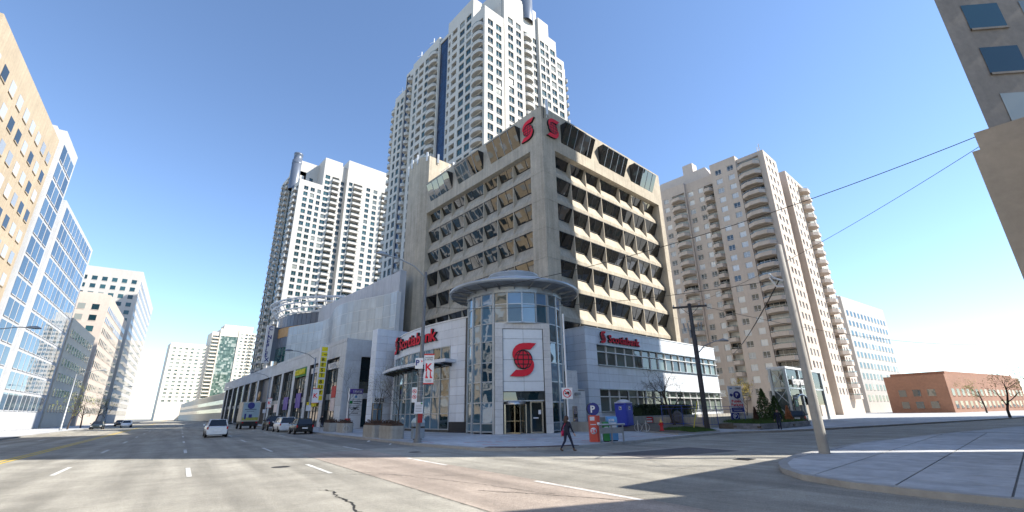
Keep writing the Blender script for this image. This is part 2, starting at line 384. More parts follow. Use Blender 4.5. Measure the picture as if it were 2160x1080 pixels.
tag(obj('centre_line', MB().face(strip(24,400,-6.9,-6.75,.008)[::-1]).face(strip(24,400,-6.55,-6.4,.008)[::-1]), mat('paint_yellow',(.6,.42,.05),.8,var=.2,scale=8)), kind='structure')
struct('road_patch', MB().face([(17.9,14.6,.004),(17.5,10.9,.004),(23.9,9.3,.004),(24.9,13.3,.004)]), mat('band', (.33,.3,.26), .9, var=.12, scale=3))
struct('crosswalk', MB().face([(18.3,14.0,.008),(18.0,11.4,.008),(23.5,10.0,.008),(24.2,12.9,.008)]), 'setts')
struct('road_patch', MB().face([(*av(60,9.0),.004),(*av(27.9,9.0),.004),(*av(27.9,12.2),.004),(*av(60,12.2),.004)]), 'asphalt_patch')
def crack(pts, wd, z=.012, jit=.05):
    mb = MB(); prev = None; line = []
    for (a, b) in zip(pts[:-1], pts[1:]):
        n = max(2, int((Vector(b)-Vector(a)).length/.12))
        for i in range(n): q = Vector(a).lerp(Vector(b), i/n); line.append((q.x+random.uniform(-jit,jit), q.y+random.uniform(-jit,jit), wd*random.uniform(.25,1.)))
    for p, q in zip(line[:-1], line[1:]):
        mb.face([(p[0]-p[2],p[1],z),(p[0]+p[2],p[1]+.01,z),(q[0]+q[2],q[1]+.01,z),(q[0]-q[2],q[1],z)])
    return struct('road_crack', mb, 'crack_tar')
crack([(5.28,13.4),(5.33,12.9),(5.05,12.1),(5.0,11.2),(4.66,10.0),(4.5,8.8),(4.2,7.4)], .034)
crack([(4.9,13.7),(5.3,13.2),(5.75,13.1)], .02)
crack([(7.4,17.2),(8.2,14.2),(8.7,11.0),(8.9,8.2)], .014); crack([(6.0,17.8),(7.4,15.6),(9.2,13.2),(10.6,12.4)], .012)
crack([(9.8,7.0),(10.6,6.6),(12.5,5.2),(14,4.6)], .014); crack([(11.5,9.5),(14.5,8.6),(17,8.6)], .012); crack([(8.0,10.2),(9.0,7.8),(9.5,6.4)], .02)
crack([(12.5,14.5),(14.8,11.6),(16.9,11.0)], .012)
dg_ = MB()
for i in range(9): dg_.box(19.4+i*.09, 19.45+i*.09, 8.0, 8.6, .003, .01)
struct('drain_grate', dg_, 'black')
tp = MB()
for p in arc(20.7,22.0,4.55,205,262,8):
    a = math.atan2(p[1]-22, p[0]-20.7); c, s_ = math.cos(a), math.sin(a)
    tp.prism([(p[0]+c*x-s_*y, p[1]+s_*x+c*y) for x, y in ((-.3,-.27),(.3,-.27),(.3,.27),(-.3,.27))], .13, .17)
struct('tactile_strip', tp, mat('rust_plate', (.09,.06,.05), .8, var=.2))
random.seed(11)
for i in range(26):            # red, orange survey marks sprayed on the pavement
    a = random.choice([(random.uniform(16.8,26),random.uniform(18.6,27)), (random.uniform(24,36),random.uniform(18.3,20.2)), (random.uniform(15.9,17.5), random.uniform(22,36))])
    ang = random.uniform(-.3,.4)-.8; l = random.uniform(.2,.8); c, s_ = math.cos(ang), math.sin(ang)
    struct('survey_mark', MB().face([(a[0]+c*x-s_*y, a[1]+s_*x+c*y, .157) for x, y in ((0,-.09),(l*1.3,-.06),(l*1.3,.06),(0,.1))]), random.choice(['red_paint','red_paint','orange_red']))
for (x, y), r_ in (((6.2,20.5),.32),((13.3,22.4),.3)):
    struct('manhole_cover', MB().lathe([(.01,.006),(r_*.86,.006),(r_*.86,.012),(r_,.012),(r_+.02,.004)], 24, (x,y)), mat('cast_iron', (.06,.058,.055), .6, .4, var=.2, scale=20, bump=.6, bscale=40))
for pts, wd in (([av(6,5.46),av(27.4,5.46)],.025), ([av(6,8.98),av(27.4,8.98)],.02), ([av(27.45,5.4),av(27.5,9.0)],.03), ([av(28,12.1),av(70,12.1)],.03), ([av(13,9),av(13.6,15.5)],.012)): crack(pts, wd*.5, jit=.012)
# ---------------------------------------------------------------- condominium builder
CAM = Vector((0,0,1.9))
def win_mb(wd, ht, fr, gl, mul=1, sill=True):
    mb = MB(); f = .07
    mb.face([(0,.06,0),(wd,.06,0),(wd,.06,ht),(0,.06,ht)], 1)
    for a, b, c, d in ((0,f,0,ht),(wd-f,wd,0,ht),(f,wd-f,0,f),(f,wd-f,ht-f,ht)): mb.box(a,b,.0,.05,c,d,0)
    for i in range(mul): x = wd*(i+1)/(mul+1); mb.box(x-.03,x+.03,.005,.05,f,ht-f,0)
    mb.box(f, wd-f, .01, .05, ht*.24, ht*.24+.05, 0)
    return mb
def balc_mb(wd, dp, style, hh, gdepth=1.0):
    """0 = slab and parapet, 1 = glazing, 2 = rail glass, 3 = rail metal; floor level z=0, front towards -Y"""
    mb = MB()
    if style == 'round':
        pl = [(0,.3)]+[(wd/2-wd/2*math.cos(math.pi*i/8), -dp*math.sin(math.pi*i/8)**.7) for i in range(9)]+[(wd,.3)]
    elif style == 'angled': pl = [(0,.1),(0,-dp*.45),(wd*.3,-dp),(wd*.8,-dp),(wd,-dp*.3),(wd,.1)]
    elif style == 'flush': pl = [(0,.02),(wd,.02),(wd,.2),(0,.2)]
    else: pl = [(0,.1),(0,-dp),(wd,-dp),(wd,.1)]
    if style == 'flush':
        mb.box(0,wd,.02,.16,-.1,.75,0); mb.box(0,wd,.05,.1,.95,1.0,3)
    else:
        mb.prism(pl, -.22, .0, 0)
        for p, q in zip(pl[:-1], pl[1:]):
            d = (Vector(q)-Vector(p)); L_ = d.length
            if L_ < .05: continue
            n = Vector((d.y,-d.x)).normalized()*-.1
            if style == 'glass':
                mb.face([(*p,0),(*q,0),(*q,1.05),(*p,1.05)], 2)
            else:
                mb.add([(*p,0),(*q,0),(*q,.72),(*p,.72),(q[0]+n.x,q[1]+n.y,.72),(p[0]+n.x,p[1]+n.y,.72),(q[0]+n.x,q[1]+n.y,0),(p[0]+n.x,p[1]+n.y,0)], [(0,1,2,3),(3,2,4,5),(5,4,6,7)], 0)
                mb.face([(*p,.72),(*q,.72),(*q,1.05),(*p,1.05)], 2)
            mb.tube([(*p,1.07),(*q,1.07)], .03, 4, 3)
    mb.face([(0,gdepth,0),(wd,gdepth,0),(wd,gdepth,hh),(0,gdepth,hh)], 1)
    for i in range(1, max(2, int(wd/1.1))): x = wd*i/max(2, int(wd/1.1)); mb.box(x-.04,x+.04,gdepth-.06,gdepth-.01,0,hh,3)
    mb.box(0,wd,.1,gdepth,-.2,-.002,0)
    return mb
class Condo:
    def __init__(s, name, label, loc, wall, glassm, fh, wt, group=None, bstyle='round', bd=1.4, frame='alu_white', wh=1.45, zmin=9, strip='blue_glass'):
        s.t = thing(name, label, 'building', loc, 0, group); s.loc = Vector(loc); s.wall = wall; s.gl = glassm; s.fh = fh; s.wt = wt
        s.bs = bstyle; s.bd = bd; s.fr = frame; s.wh = wh; s.wins = []; s.bals = []; s.zmin = zmin; s.strip = strip
    def face(s, x, y, rz, W, zt, cols, z0=0.):
        fh = s.fh; holes = []; dx, dy = math.cos(rz), math.sin(rz)
        place = lambda a, z, d=0.: (x+a*dx-d*dy, y+a*dy+d*dx, z)
        n = int((s.wt-s.zmin)/fh)+12
        for c in cols:
            a, b, kd = c[:3]
            if kd == 's':
                za, zb = c[3] if len(c) > 3 else (max(z0,s.zmin), zt-1.0)
                holes.append((a,b,za-z0,zb-z0)); mb = MB()
                k = 0; z = za; nx = max(1, round((b-a)/1.3))
                while z < zb-.3:
                    h = min(fh, zb-z)
                    for i in range(nx):
                        xa, xb = (b-a)*i/nx, (b-a)*(i+1)/nx
                        mb.face([(xa+.03,.25,z-za+.04),(xb-.03,.25,z-za+.04),(xb-.03,.25,z-za+h*.62),(xa+.03,.25,z-za+h*.62)],0)
                        mb.face([(xa+.03,.25,z-za+h*.65),(xb-.03,.25,z-za+h*.65),(xb-.03,.25,z-za+h-.03),(xa+.03,.25,z-za+h-.03)],0)
                    z += h
                mb.face([(0,.28,0),(b-a,.28,0),(b-a,.28,zb-za),(0,.28,zb-za)],1)
                obj('glass_strip', mb, [s.strip, 'dark_metal'], s.t, Vector(place(a,za))-s.loc, rz); continue
            for k in range(-3, n):
                wtop = s.wt-k*fh; zf = wtop-2.3
                if zf < max(z0, s.zmin) or wtop > zt-.7: continue
                if kd == 'w':
                    zb = wtop-s.wh; holes.append((a,b,zb-z0,wtop-z0)); s.wins.append((place(a,zb,.16), rz, b-a, s.wh))
                elif kd in 'br':
                    holes.append((a,b,zf-z0,zf+2.35-z0)); s.bals.append((place(a,zf,0), rz, b-a, kd))
        mb = wall_mb(W, zt-z0, holes, .2)
        for a, b, c, d in holes:           # deep sides behind balconies
            if d-c > 2.2 and d-c < 2.5: mb.add([(a,.2,c),(a,1,c),(a,1,d),(a,.2,d),(b,.2,c),(b,1,c),(b,1,d),(b,.2,d)], [(0,1,2,3),(4,7,6,5),(3,2,6,7)])
        obj('wall', mb, s.wall, s.t, Vector(place(0,z0))-s.loc, rz)
    def block(s, x0, x1, y0, y1, zt, L=None, F=None, z0=0., roofline=1.0):
        """L: columns of the -X face as world Y spans, F: columns of the -Y face as world X spans"""
        if L is not None: s.face(x0, y1, R(-90), y1-y0, zt, [(y1-c[1], y1-c[0])+tuple(c[2:]) for c in L], z0)
        if F is not None: s.face(x0, y0, 0, x1-x0, zt, [(c[0]-x0, c[1]-x0)+tuple(c[2:]) for c in F], z0)
        mb = MB(); a, b, c, d = x0-s.loc.x, x1-s.loc.x, y0-s.loc.y, y1-s.loc.y
        if L is None: mb.face([(a,d,z0),(a,c,z0),(a,c,zt),(a,d,zt)])
        if F is None: mb.face([(a,c,z0),(b,c,z0),(b,c,zt),(a,c,zt)])
        mb.face([(b,c,z0),(b,d,z0),(b,d,zt),(b,c,zt)]); mb.face([(b,d,z0),(a,d,z0),(a,d,zt),(b,d,zt)])
        mb.face([(a,c,zt-.5),(b,c,zt-.5),(b,d,zt-.5),(a,d,zt-.5)])
        for p in ((a,b,c,c+.25),(a,b,d-.25,d),(a,a+.25,c+.25,d-.25),(b-.25,b,c+.25,d-.25)):
            mb.box(p[0]+.002,p[1]-.002,p[2]+.002,p[3]-.002,zt-.49,zt+.03)
        obj('roof', mb, s.wall, s.t)
    def done(s, limit=290):
        dist = lambda it: (Vector(it[0])-CAM).length
        for lst, nm in ((s.wins,'window'), (s.bals,'balcony')):
            lst.sort(key=dist); rest = MB()
            for i, it in enumerate(lst):
                p, rz, wd = it[0], it[1], it[2]
                if nm == 'window':
                    key = ('w', round(wd,2), round(it[3],2), s.gl); f = lambda: win_mb(wd, it[3], 0, 1, 1); mats = [s.fr, s.gl]
                else:
                    st = 'flush' if it[3] == 'r' else s.bs
                    key = ('b', round(wd,2), st, s.gl, s.wall, s.bd); f = lambda: balc_mb(wd, s.bd, st, 2.35); mats = [s.wall, s.gl, 'rail_glass', s.fr]
                mb = cached(key+('mb',), f)
                if i < limit: inst(nm, cached(key+('me',), lambda: mb.mesh(nm, mats)), s.t, Vector(p)-s.loc, rz)
                else: rest.merge(mb, Matrix.Translation(Vector(p)-s.loc) @ Matrix.Rotation(rz, 4, 'Z'))
            if rest.v: tag(obj(nm, rest, mats, s.t), kind='stuff')
# --- tall tower behind the office block
c = Condo('condo_tower', 'tallest cream condominium tower rising behind the brown office block', (54.2,68.3,0), 'condo_cream', 'condo_glass', 2.83, 93.5, 'condominium towers', bd=1.2, wh=1.95, frame='frame_grey')
W_ = lambda *a: [(x, y, 'w') for x, y in a]
c.block(54.2,60.5,68.3,73.2,99.8, L=[(69.0,72.8,'b')], F=W_((55.2,56.9),(57.9,59.7)))
c.block(60.5,74,69.3,84,112.5, F=[(68,71.4,'b')]+W_((62.2,64),(65.1,66.9),(72.3,73.7)))
c.block(60.9,67.9,68.5,69.3,110.4, F=W_((62.2,64),(65.1,66.9)))
c.block(74,78.2,68.6,84,110, F=W_((74.5,76.2),(76.6,77.9)))
c.block(78.2,81.6,68.9,84,106, F=W_((79.0,81.0)))
c.block(81.6,85.2,69.2,84,101, F=W_((82.1,84.1)))
c.block(85.2,86.4,70,84,99.5, F=[(85.3,86.3,'b')])
c.block(54.2,60.5,73.2,84.7,106.6, L=W_((74.0,76.1),(76.9,79.1))+[(80.3,82.6,'r'),(83.5,84.4,'r')])
c.block(54.45,60.5,84.7,89.3,103.6, L=[(84.9,89.1,'s')])
c.block(54.2,60.5,89.3,104,105.4, L=[(89.8,93.9,'b')]+W_((94.7,96.6),(101,102.5))+[(97.6,100.2,'r')])
c.block(54.4,60.5,104,108.5,104.4, L=[(103.9+.2,105.9,'b'),(106.2,108.3,'s')])
c.block(54.2,60.5,108.5,114.6,98.7, L=W_((109,110.8),(111.8,113.2)))
c.block(55.2,60.5,114.6,117.5,97.5, L=[(114.8,117.2,'b')])
pent = MB(); pent.lathe([(2.2,106.5),(2.2,121),(0.01,121)], 12, (70.5-54.2,70.2-68.3)); obj('glass_turret', pent, 'blue_grey', c.t)
am = MB()
for y, z in ((93,105.4),(100,105.4),(111,98.7)): am.tube([(.4,y-68.3,z),(.4,y-68.3,z+2.4)], .14, 5); am.tube([(.4,y-68.3,z+1.2),(-.1,y-68.3+1.6,z+1.3)], .04, 4)
obj('antenna', am, 'white_paint', c.t); c.done()
# --- left tower
c = Condo('condo_tower', 'sunlit white condominium tower with dark glass side left of the office block', (45.9,178.6,0), 'condo_white', 'condo_glass', 2.62, 91.2, 'condominium towers', bd=1.2, bstyle='box', wh=1.75, frame='frame_grey', strip='dark_teal')
c.block(45.9,54.9,178.6,186,93.6, L=[(179.6,183,'b')], F=W_((47.9,49.6),(50.5,52.2),(53.2,54.7)))
c.block(46.3,55.0,186,198,106, F=W_((47.5,49.2),(51.5,53)), z0=93)
c.block(54.9,62.4,178.6,198,107, F=W_((55.7,57.7))+[(58.6,61.6,'b')])
c.block(62.4,65,180.4,198,106.4, F=W_((62.9,64.6)))
c.block(65,86,178.6,198,109.6, F=[(68.0,72,'b'),(81.4,85.4,'b')]+W_((66.0,67.6),(74.1,75.9),(77.5,79.4)))
c.block(45.4,50,186,203.5,101, L=[(186.4,190.2,'s'),(190.6,192.6,'b'),(193,197.6,'s'),(198,199.6,'b'),(200,203.2,'s')])
tu = MB(); tu.lathe([(2.1,92),(2.1,106),(1.75,106.2),(1.75,108.6),(1.85,108.7),(1.85,109.4),(0.01,109.6)], 16, (.3,9.0)); tu.lathe([(2.16,104.2),(2.16,104.8)],16,(.3,9.0)); obj('glass_turret', tu, 'blue_grey', c.t)
c.done()
# --- right apartment tower
c = Condo('apartment_tower', 'brown precast apartment tower with tiers of balconies right of the office block', (115,30.6,0), 'precast', 'rt_glass', 2.72, 60.6, 'condominium towers', bd=1.9, bstyle='angled', wh=1.5, zmin=2, frame='alu_white')
c.block(115,124.4,30.6,37.3,64.4, L=[(31.9,37.1,'b')], F=W_((116.5,117.8),(118.8,120.1),(121.3,122.6)))
c.block(114.4,124.4,37.3,44.1,65.5, L=W_((38.1,39.7),(41.3,42.9)))
c.block(115.6,124.4,44.1,52.2,63.3, L=[(44.4,47.0,'b')]+W_((47.4,48.7),(50.2,51.7)))
c.block(114.8,124.4,52.2,62,63.6, L=[(52.5,56.3,'b')]+W_((57.4,58.9),(60,61.4)))
c.block(124.4,131,33.6,60,62, F=[(125.2,130,'b')])
c.block(131,152,30.6,60,64.3, F=W_((132.2,133.5),(135,136.3),(138,139.3),(146,147.3),(148.8,150.1))+[(140.4,145,'b')])
ph = MB(); ph.extr([(.5+2,14,62.9),(.5+2,33,62.9),(.5+2,30,67.4),(.5+2,16,67.4)], (6,0,0)); ph.box(2.6,5.4,19.5,22.5,67.3,70.4); obj('penthouse', ph, 'precast_pale', c.t)
pl = MB(); pl.box(-.05,0.02,14.6,21,0,.1)
obj('antenna', MB().tube([(.6,.8,64.3),(.6,.8,66.8)],.12,5).tube([(1,1.4,64.3),(1,1.4,66.2)],.12,5), 'white_paint', c.t); c.done()
# --- far block at the end of the avenue
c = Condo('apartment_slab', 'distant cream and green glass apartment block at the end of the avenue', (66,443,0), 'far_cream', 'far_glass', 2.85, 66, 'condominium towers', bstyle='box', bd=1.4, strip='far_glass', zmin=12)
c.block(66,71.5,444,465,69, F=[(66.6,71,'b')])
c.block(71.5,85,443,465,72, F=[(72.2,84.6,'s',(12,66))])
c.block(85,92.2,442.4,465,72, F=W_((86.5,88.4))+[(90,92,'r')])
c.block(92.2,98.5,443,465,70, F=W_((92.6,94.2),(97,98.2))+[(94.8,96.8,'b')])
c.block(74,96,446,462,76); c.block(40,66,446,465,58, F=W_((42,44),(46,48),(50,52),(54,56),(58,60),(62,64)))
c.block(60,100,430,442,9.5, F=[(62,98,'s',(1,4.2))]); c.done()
# ---------------------------------------------------------------- brown office block
XT, YT, XR, YL, ZT = 38.07, 35.42, 68.3, 64.5, 41.85
ot = thing('office_tower', 'brown concrete office block with slanted ribbon windows and red emblems', 'building', (XT,YT,0))
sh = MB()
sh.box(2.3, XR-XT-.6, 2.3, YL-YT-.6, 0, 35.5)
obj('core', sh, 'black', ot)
rf = MB(); rf.box(.02,XR-XT-.02,.02,YL-YT-.02,40.9,41.1); obj('roof', rf, 'concrete_grey', ot)
bk = MB(); bk.box(XR-XT-.5,XR-XT,2.45,YL-YT-.01,0,ZT-.01); bk.box(1.5,XR-XT-.5,YL-YT-.5,YL-YT-.01,0,ZT-.01); obj('wall', bk, 'concrete', ot)
FH = 3.97; L0 = 36.2; NR = 8; GD, GH = .8, 1.9; IN = .68; ZP = 35.65
def pane_mb(wd):         # slanted pane, head at the origin
    mb = MB(); mb.add([(.03,.05,-.06),(wd-.03,.05,-.06),(wd-.03,GD-.02,-GH+.06),(.03,GD-.02,-GH+.06)], [(0,3,2,1)]); return mb
def tower_face(ox, oy, rz, W, s0, BAYS, boxes):
    dx, dy = math.cos(rz), math.sin(rz)
    P = lambda a, d, z: (ox+a*dx-d*dy, oy+a*dy+d*dx, z)
    s1 = s0+sum(BAYS)
    top = MB(); zt0 = ZP
    holes = [(a, b, 37.5-zt0, 40.3-zt0) for a, b in boxes]
    top.merge(wall_mb(W, ZT-zt0, holes, .3), Matrix.Translation((0,0,zt0)))
    top.face([(0,0,zt0),(0,2.3,zt0),(W,2.3,zt0),(W,0,zt0)]); top.box(.003,W-.003,.003,.45,ZT-.7,ZT+.02)
    obj('parapet', top, 'concrete', ot, P(0,0,0), rz)
    for a, b in ((0,s0),(s1,W)):
        if b-a > .05:
            for k in range(9):
                z1 = ZP-.004-FH*k; z0 = max(0, z1-FH+.025)
                obj('pilaster', MB().box(a+.001,b-.001,.002+.004*(k % 2),2.4,z0,z1), 'concrete', ot, P(0,0,0), rz)
    for a, b in boxes:        # projecting upper windows
        h = MB(); d = 1.1
        h.face([(a,0,37.5),(a,-d,40.3),(a,0,40.3)]); h.face([(b,0,37.5),(b,0,40.3),(b,-d,40.3)]); h.add([(a,0,40.3),(b,0,40.3),(b,-d,40.3),(a,-d,40.3),(a,-d,40.42),(b,-d,40.42),(b,0,40.42),(a,0,40.42)], [(3,2,5,4),(4,5,6,7),(0,1,2,3),(0,3,4,7),(1,6,5,2)])
        wo = obj('oriel_window', h, 'dark_metal', ot, P(0,0,0), rz)
        cuts = [0,.18,.4,.62,.84,1.] if rz == 0 else [0,.25,.5,.75,1.]
        for p, q in zip(cuts[:-1], cuts[1:]):
            xa, xb = a+(b-a)*p, a+(b-a)*q; g = MB().face([(0,0,0),(xb-xa-.05,0,0),(xb-xa-.05,-d,2.8),(0,-d,2.8)])
            o = obj('pane', g, 'tower_glass', wo, (xa+.025,-.02,37.5)); o.rotation_euler = (R(random.uniform(-.5,.5)), 0, R(random.uniform(-.6,.6)))
        fm = MB()
        for p in cuts[1:-1]:
            x = a+(b-a)*p; fm.extr([(x-.04,-.06,37.5),(x+.04,-.06,37.5),(x+.04,-d-.06,40.3),(x-.04,-d-.06,40.3)], (0,.05,0))
        obj('mullion', fm, 'grey_metal', wo)
    P0 = P; P = lambda a, d, z: P0(a, d+IN, z)
    for k in range(NR):
        z = L0-FH*k; zn = z-FH
        if k < NR-1 or True:
            sp = MB(); prof = [(.30,zn-.0),(0.,zn),(0.,zn+.5),(.05,zn+.56),(GD,z-GH),(GD+.35,z-GH)]
            for (y0, z0), (y1, z1) in zip(prof[:-1], prof[1:]): sp.face([(s0+.002,y0,z0),(s1-.002,y0,z0),(s1-.002,y1,z1),(s0+.002,y1,z1)])
            sp.face([(s0+.002,.3,zn),(s0+.002,.3,zn+.2),(s1-.002,.3,zn+.2),(s1-.002,.3,zn)])
            obj('spandrel', sp, 'concrete', ot, P(0,0,0), rz)
        a = s0
        for i, bw in enumerate(BAYS):
            if i:
                fn = cached('fin', lambda: MB().extr([(-.07,.03,-.001),(-.07,GD+.1,-GH-.05),(-.07,.02,-FH+.52)], (.12,0,0)).mesh('fin', 'concrete'))
                inst('fin', fn, ot, P(a,0,z), rz)
            n = 3 if bw > 4.9 else 2
            fmb = MB()
            for j in range(n+1):
                x = bw*j/n; x = min(max(x,.1),bw-.1); fmb.extr([(x-.035,.02,-.02),(x+.035,.02,-.02),(x+.035,GD-.03,-GH+.03),(x-.035,GD-.03,-GH+.03)], (0,.05,.02))
            fmb.box(.08,bw-.08,.03,.1,-.09,-.02); fmb.extr([(.08,GD-.12,-GH+.02),(bw-.08,GD-.12,-GH+.02),(bw-.08,GD-.05,-GH+.13),(.08,GD-.05,-GH+.13)], (0,.05,0))
            wi = inst('window', cached(('twin',bw), lambda: fmb.mesh('window', 'dark_metal')), ot, P(a,0,z), rz)
            for j in range(n):
                pw = (bw-.1)/n; o = inst('pane', cached(('tpane',bw), lambda: pane_mb(pw).mesh('pane', 'tower_glass')), wi, (.05+pw*j,.02,0))
                o.rotation_euler = (R(random.uniform(-.35,.35)), 0, R(random.uniform(-.5,.5)))
            a += bw
tower_face(0, 0, 0, XR-XT, 1.8, [4.5,3.45,3.45,5.0,3.35,3.45,3.93], [(41.9-XT,48.5-XT),(50.5-XT,57.0-XT),(58.9-XT,65.4-XT)])
tower_face(0, YL-YT, R(-90), YL-YT, .0, [3.6,3.5,3.5,5.0,3.3,3.45,4.57], [(YL-63,YL-56.4),(YL-54.6,YL-48.1),(YL-46.2,YL-39.7)])
cr = MB(); cr.prism([(38.25,64.52),(37.3,66.2),(37.3,70.2),(38.7,71.8),(47,71.8),(47,64.52)], 0, 47.6); cr.prism([(41,58),(60,58),(60,64.3),(41,64.3)], 41, 45)
so_ = obj('stair_core', cr, 'concrete', ot, (-XT,-YT,0))
an = cached('ant', lambda: MB().box(-.16,.16,-.1,.1,0,1.9).tube([(0,.12,-.3),(0,.12,2.0)], .05, 5).mesh('antenna', 'alu_white'))
for p in ((37.15,67.0,46.6),(37.15,69.0,46.4),(38.0,65.0,46.6),(40,64.3,46.6),(37.6,71.0,46.0),(43.5,64.3,46.2)): inst('antenna', an, ot, Vector(p)-Vector((XT,YT,0)), R(random.uniform(-60,-20)))
inst('antenna', an, ot, (1.0,-.15,40.7), 0, scale=(1,1,1.35)); obj('antenna', MB().tube([(0,0,39.9),(0,0,43.4)],.05,5), 'dark_metal', ot, (.35,-.1,0))
rl = MB()
for x in (0,1.5,3): rl.tube([(x,0,0),(x,0,1.5)], .05, 4)
for z in (.7,1.45): rl.tube([(0,0,z),(3,0,z)], .05, 4)
obj('roof_rail', rl, 'white_paint', ot, (1.0,23.5,41.8), R(90))
# ---------------------------------------------------------------- red emblem and lettering
def swoosh_pts():
    P = [(495,475),(460,472.5),(425,473),(400,478),(381,489),(369,505),(363,522),(362,537),(365,550),(372,559),(374,545),(381,530),(392,518),(408,510),(430,507),(462,508)]
    return [((x-421)/177, (562-y)/177) for x, y in P]
def emblem(name, label, loc, rz, h, group='red bank signs', depth=.3):
    t = thing(name, label, 'sign', loc, rz, group); P = [(x*h, z*h) for x, z in swoosh_pts()]; y0 = -depth
    def flat(poly, ya, yb, m, nm):
        mb = MB(); n = len(poly); ar = sum(poly[i][0]*poly[(i+1) % n][1]-poly[(i+1) % n][0]*poly[i][1] for i in range(n))
        if ar < 0: poly = poly[::-1]
        mb.add([(x,ya,z) for x, z in poly], [range(n)], 0); mb.add([(x,ya,z) for x, z in poly]+[(x,yb,z) for x, z in poly], [((i+1) % n, i, i+n, (i+1) % n+n) for i in range(n)], 1)
        return obj(nm, mb, m, t)
    flat(P, y0, 0, ['red_sign','black'], 'swoosh'); flat([(-x,-z) for x, z in P], y0, 0, ['red_sign','black'], 'swoosh')
    r = .275*h; circ = lambda q: [(q*math.cos(2*math.pi*i/28), q*math.sin(2*math.pi*i/28)) for i in range(28)]
    g = flat(circ(r), y0+.05, 0, ['red_sign','black'], 'globe'); ln = MB(); yy = y0+.03; tk = .014*h
    def line(pts):
        for a, b in zip(pts[:-1], pts[1:]):
            d = (Vector(b)-Vector(a)); q = Vector((-d.y,d.x)).normalized()*tk; a = Vector(a); b = Vector(b)
            ln.add([(a.x-q.x,yy,a.y-q.y),(b.x-q.x,yy,b.y-q.y),(b.x+q.x,yy,b.y+q.y),(a.x+q.x,yy,a.y+q.y)], [(0,1,2,3)])
    c = circ(r*1.02); line(c+[c[0]])
    for s_ in (-.62,0,.62): line([(s_*r*math.cos(a), r*math.sin(a)) for a in [math.pi*(i/14-.5) for i in range(15)]])
    for zz in (-.5,0,.5): x = math.sqrt(1-zz*zz)*r; line([(-x,zz*r),(x,zz*r)])
    obj('globe_grid', ln, 'black', g); return t
emblem('emblem_sign', 'big red globe emblem high on the left face of the office block', (XT-.02,37.9,39.0), R(-90), 3.1)
emblem('emblem_sign', 'big red globe emblem high on the right face of the office block', (40.1,YT-.02,38.9), 0, 3.1)
# ---------------------------------------------------------------- glass rotunda
RO = Vector((30.4,33.2)); RR = 4.65
ro = thing('rotunda', 'round glass entrance rotunda with flat disc roof and white stone portal', 'building', (RO.x,RO.y,.15))
TZ = [.18,.85,2.55,4.29,5.95,7.8,9.45,11.15,12.25]; DA = 360/22; A0 = 236.2
PA = 237; NV = Vector((math.cos(R(PA)), math.sin(R(PA)))); prz = R(PA+90-360); PC = NV*4.32
vt = lambda k, r=RR: Vector((r*math.cos(R(A0+DA*k)), r*math.sin(R(A0+DA*k))))
for k in range(-7, 8):
    a, b = vt(k), vt(k+1); port = -2 <= k <= 1; mid = (a+b)/2; ang = math.atan2(b.y-a.y, b.x-a.x); L_ = (b-a).length
    for i in range(len(TZ)-1):
        if port and i < 6: continue
        h = TZ[i+1]-TZ[i]; me = cached(('rp',round(h,2)), lambda: MB().face([(.04,0,.04),(L_-.04,0,.04),(L_-.04,0,h-.04),(.04,0,h-.04)]).mesh('pane', 'bank_glass_sky' if i >= 6 else 'bank_glass'))
        o = inst('pane', me, ro, (a.x,a.y,TZ[i]), ang+R(random.uniform(-.9,.9)), R(random.uniform(-.5,.5)))
for k in range(-7, 9):
    p = vt(k); z0 = 9.45 if -1 <= k <= 1 else 0
    w_ = .11 if k in (-2,2,-4,4) else .06
    obj('mullion', MB().box(-w_,w_,-.11,.1,z0,12.3), 'alu_grey', ro, (p.x,p.y,0), R(A0+DA*k+90))
for i, z in enumerate(TZ):
    tr = MB()
    for k in range(-7, 8):
        if -2 <= k <= 1 and i < 6: continue
        a, b = vt(k,RR+.05), vt(k+1,RR+.05); c_, d_ = vt(k+1,RR-.1), vt(k,RR-.1); tr.prism([tuple(a),tuple(b),tuple(c_),tuple(d_)], z-.05, z+.05)
    obj('transom', tr, 'alu_grey', ro)
inr = MB(); inr.lathe([(3.2,0),(3.2,12.2)], 20); inr.lathe([(0.01,12.2),(4.5,12.2)], 20); obj('lining', inr, mat('dim_interior', (.09,.11,.12), .8), ro)
cn = MB(); cn.lathe([(4.55,12.24),(4.82,12.24),(4.82,12.75)], 44, smooth=False); cn.lathe([(4.7,12.72),(6.4,12.86)], 44, mt=1); cn.lathe([(6.4,12.86),(6.55,12.92),(6.6,13.0),(6.58,13.14),(6.45,13.2)], 44)
cp = obj('canopy', cn, ['alu_grey', mat('weathered_zinc', (.2,.215,.225), .6, .2, var=.3, scale=1.2)], ro)
tp_ = MB(); tp_.lathe([(6.45,13.2),(5.2,13.65),(2.5,13.95)], 44); obj('canopy_top', tp_, 'alu_white', cp); obj('roof_drum', MB().lathe([(2.55,13.8),(2.55,14.85),(2.62,14.87),(2.62,15.0),(.01,15.02)], 32), 'alu_grey', cp)
for k in range(22):
    a = R(A0+DA*(k+.5)); obj('rib', MB().extr([(4.72,-.04,12.72),(6.4,-.04,12.86),(6.4,-.04,12.78),(4.85,-.04,12.5)], (0,.07,0)), 'weathered_zinc', cp, rz=a)
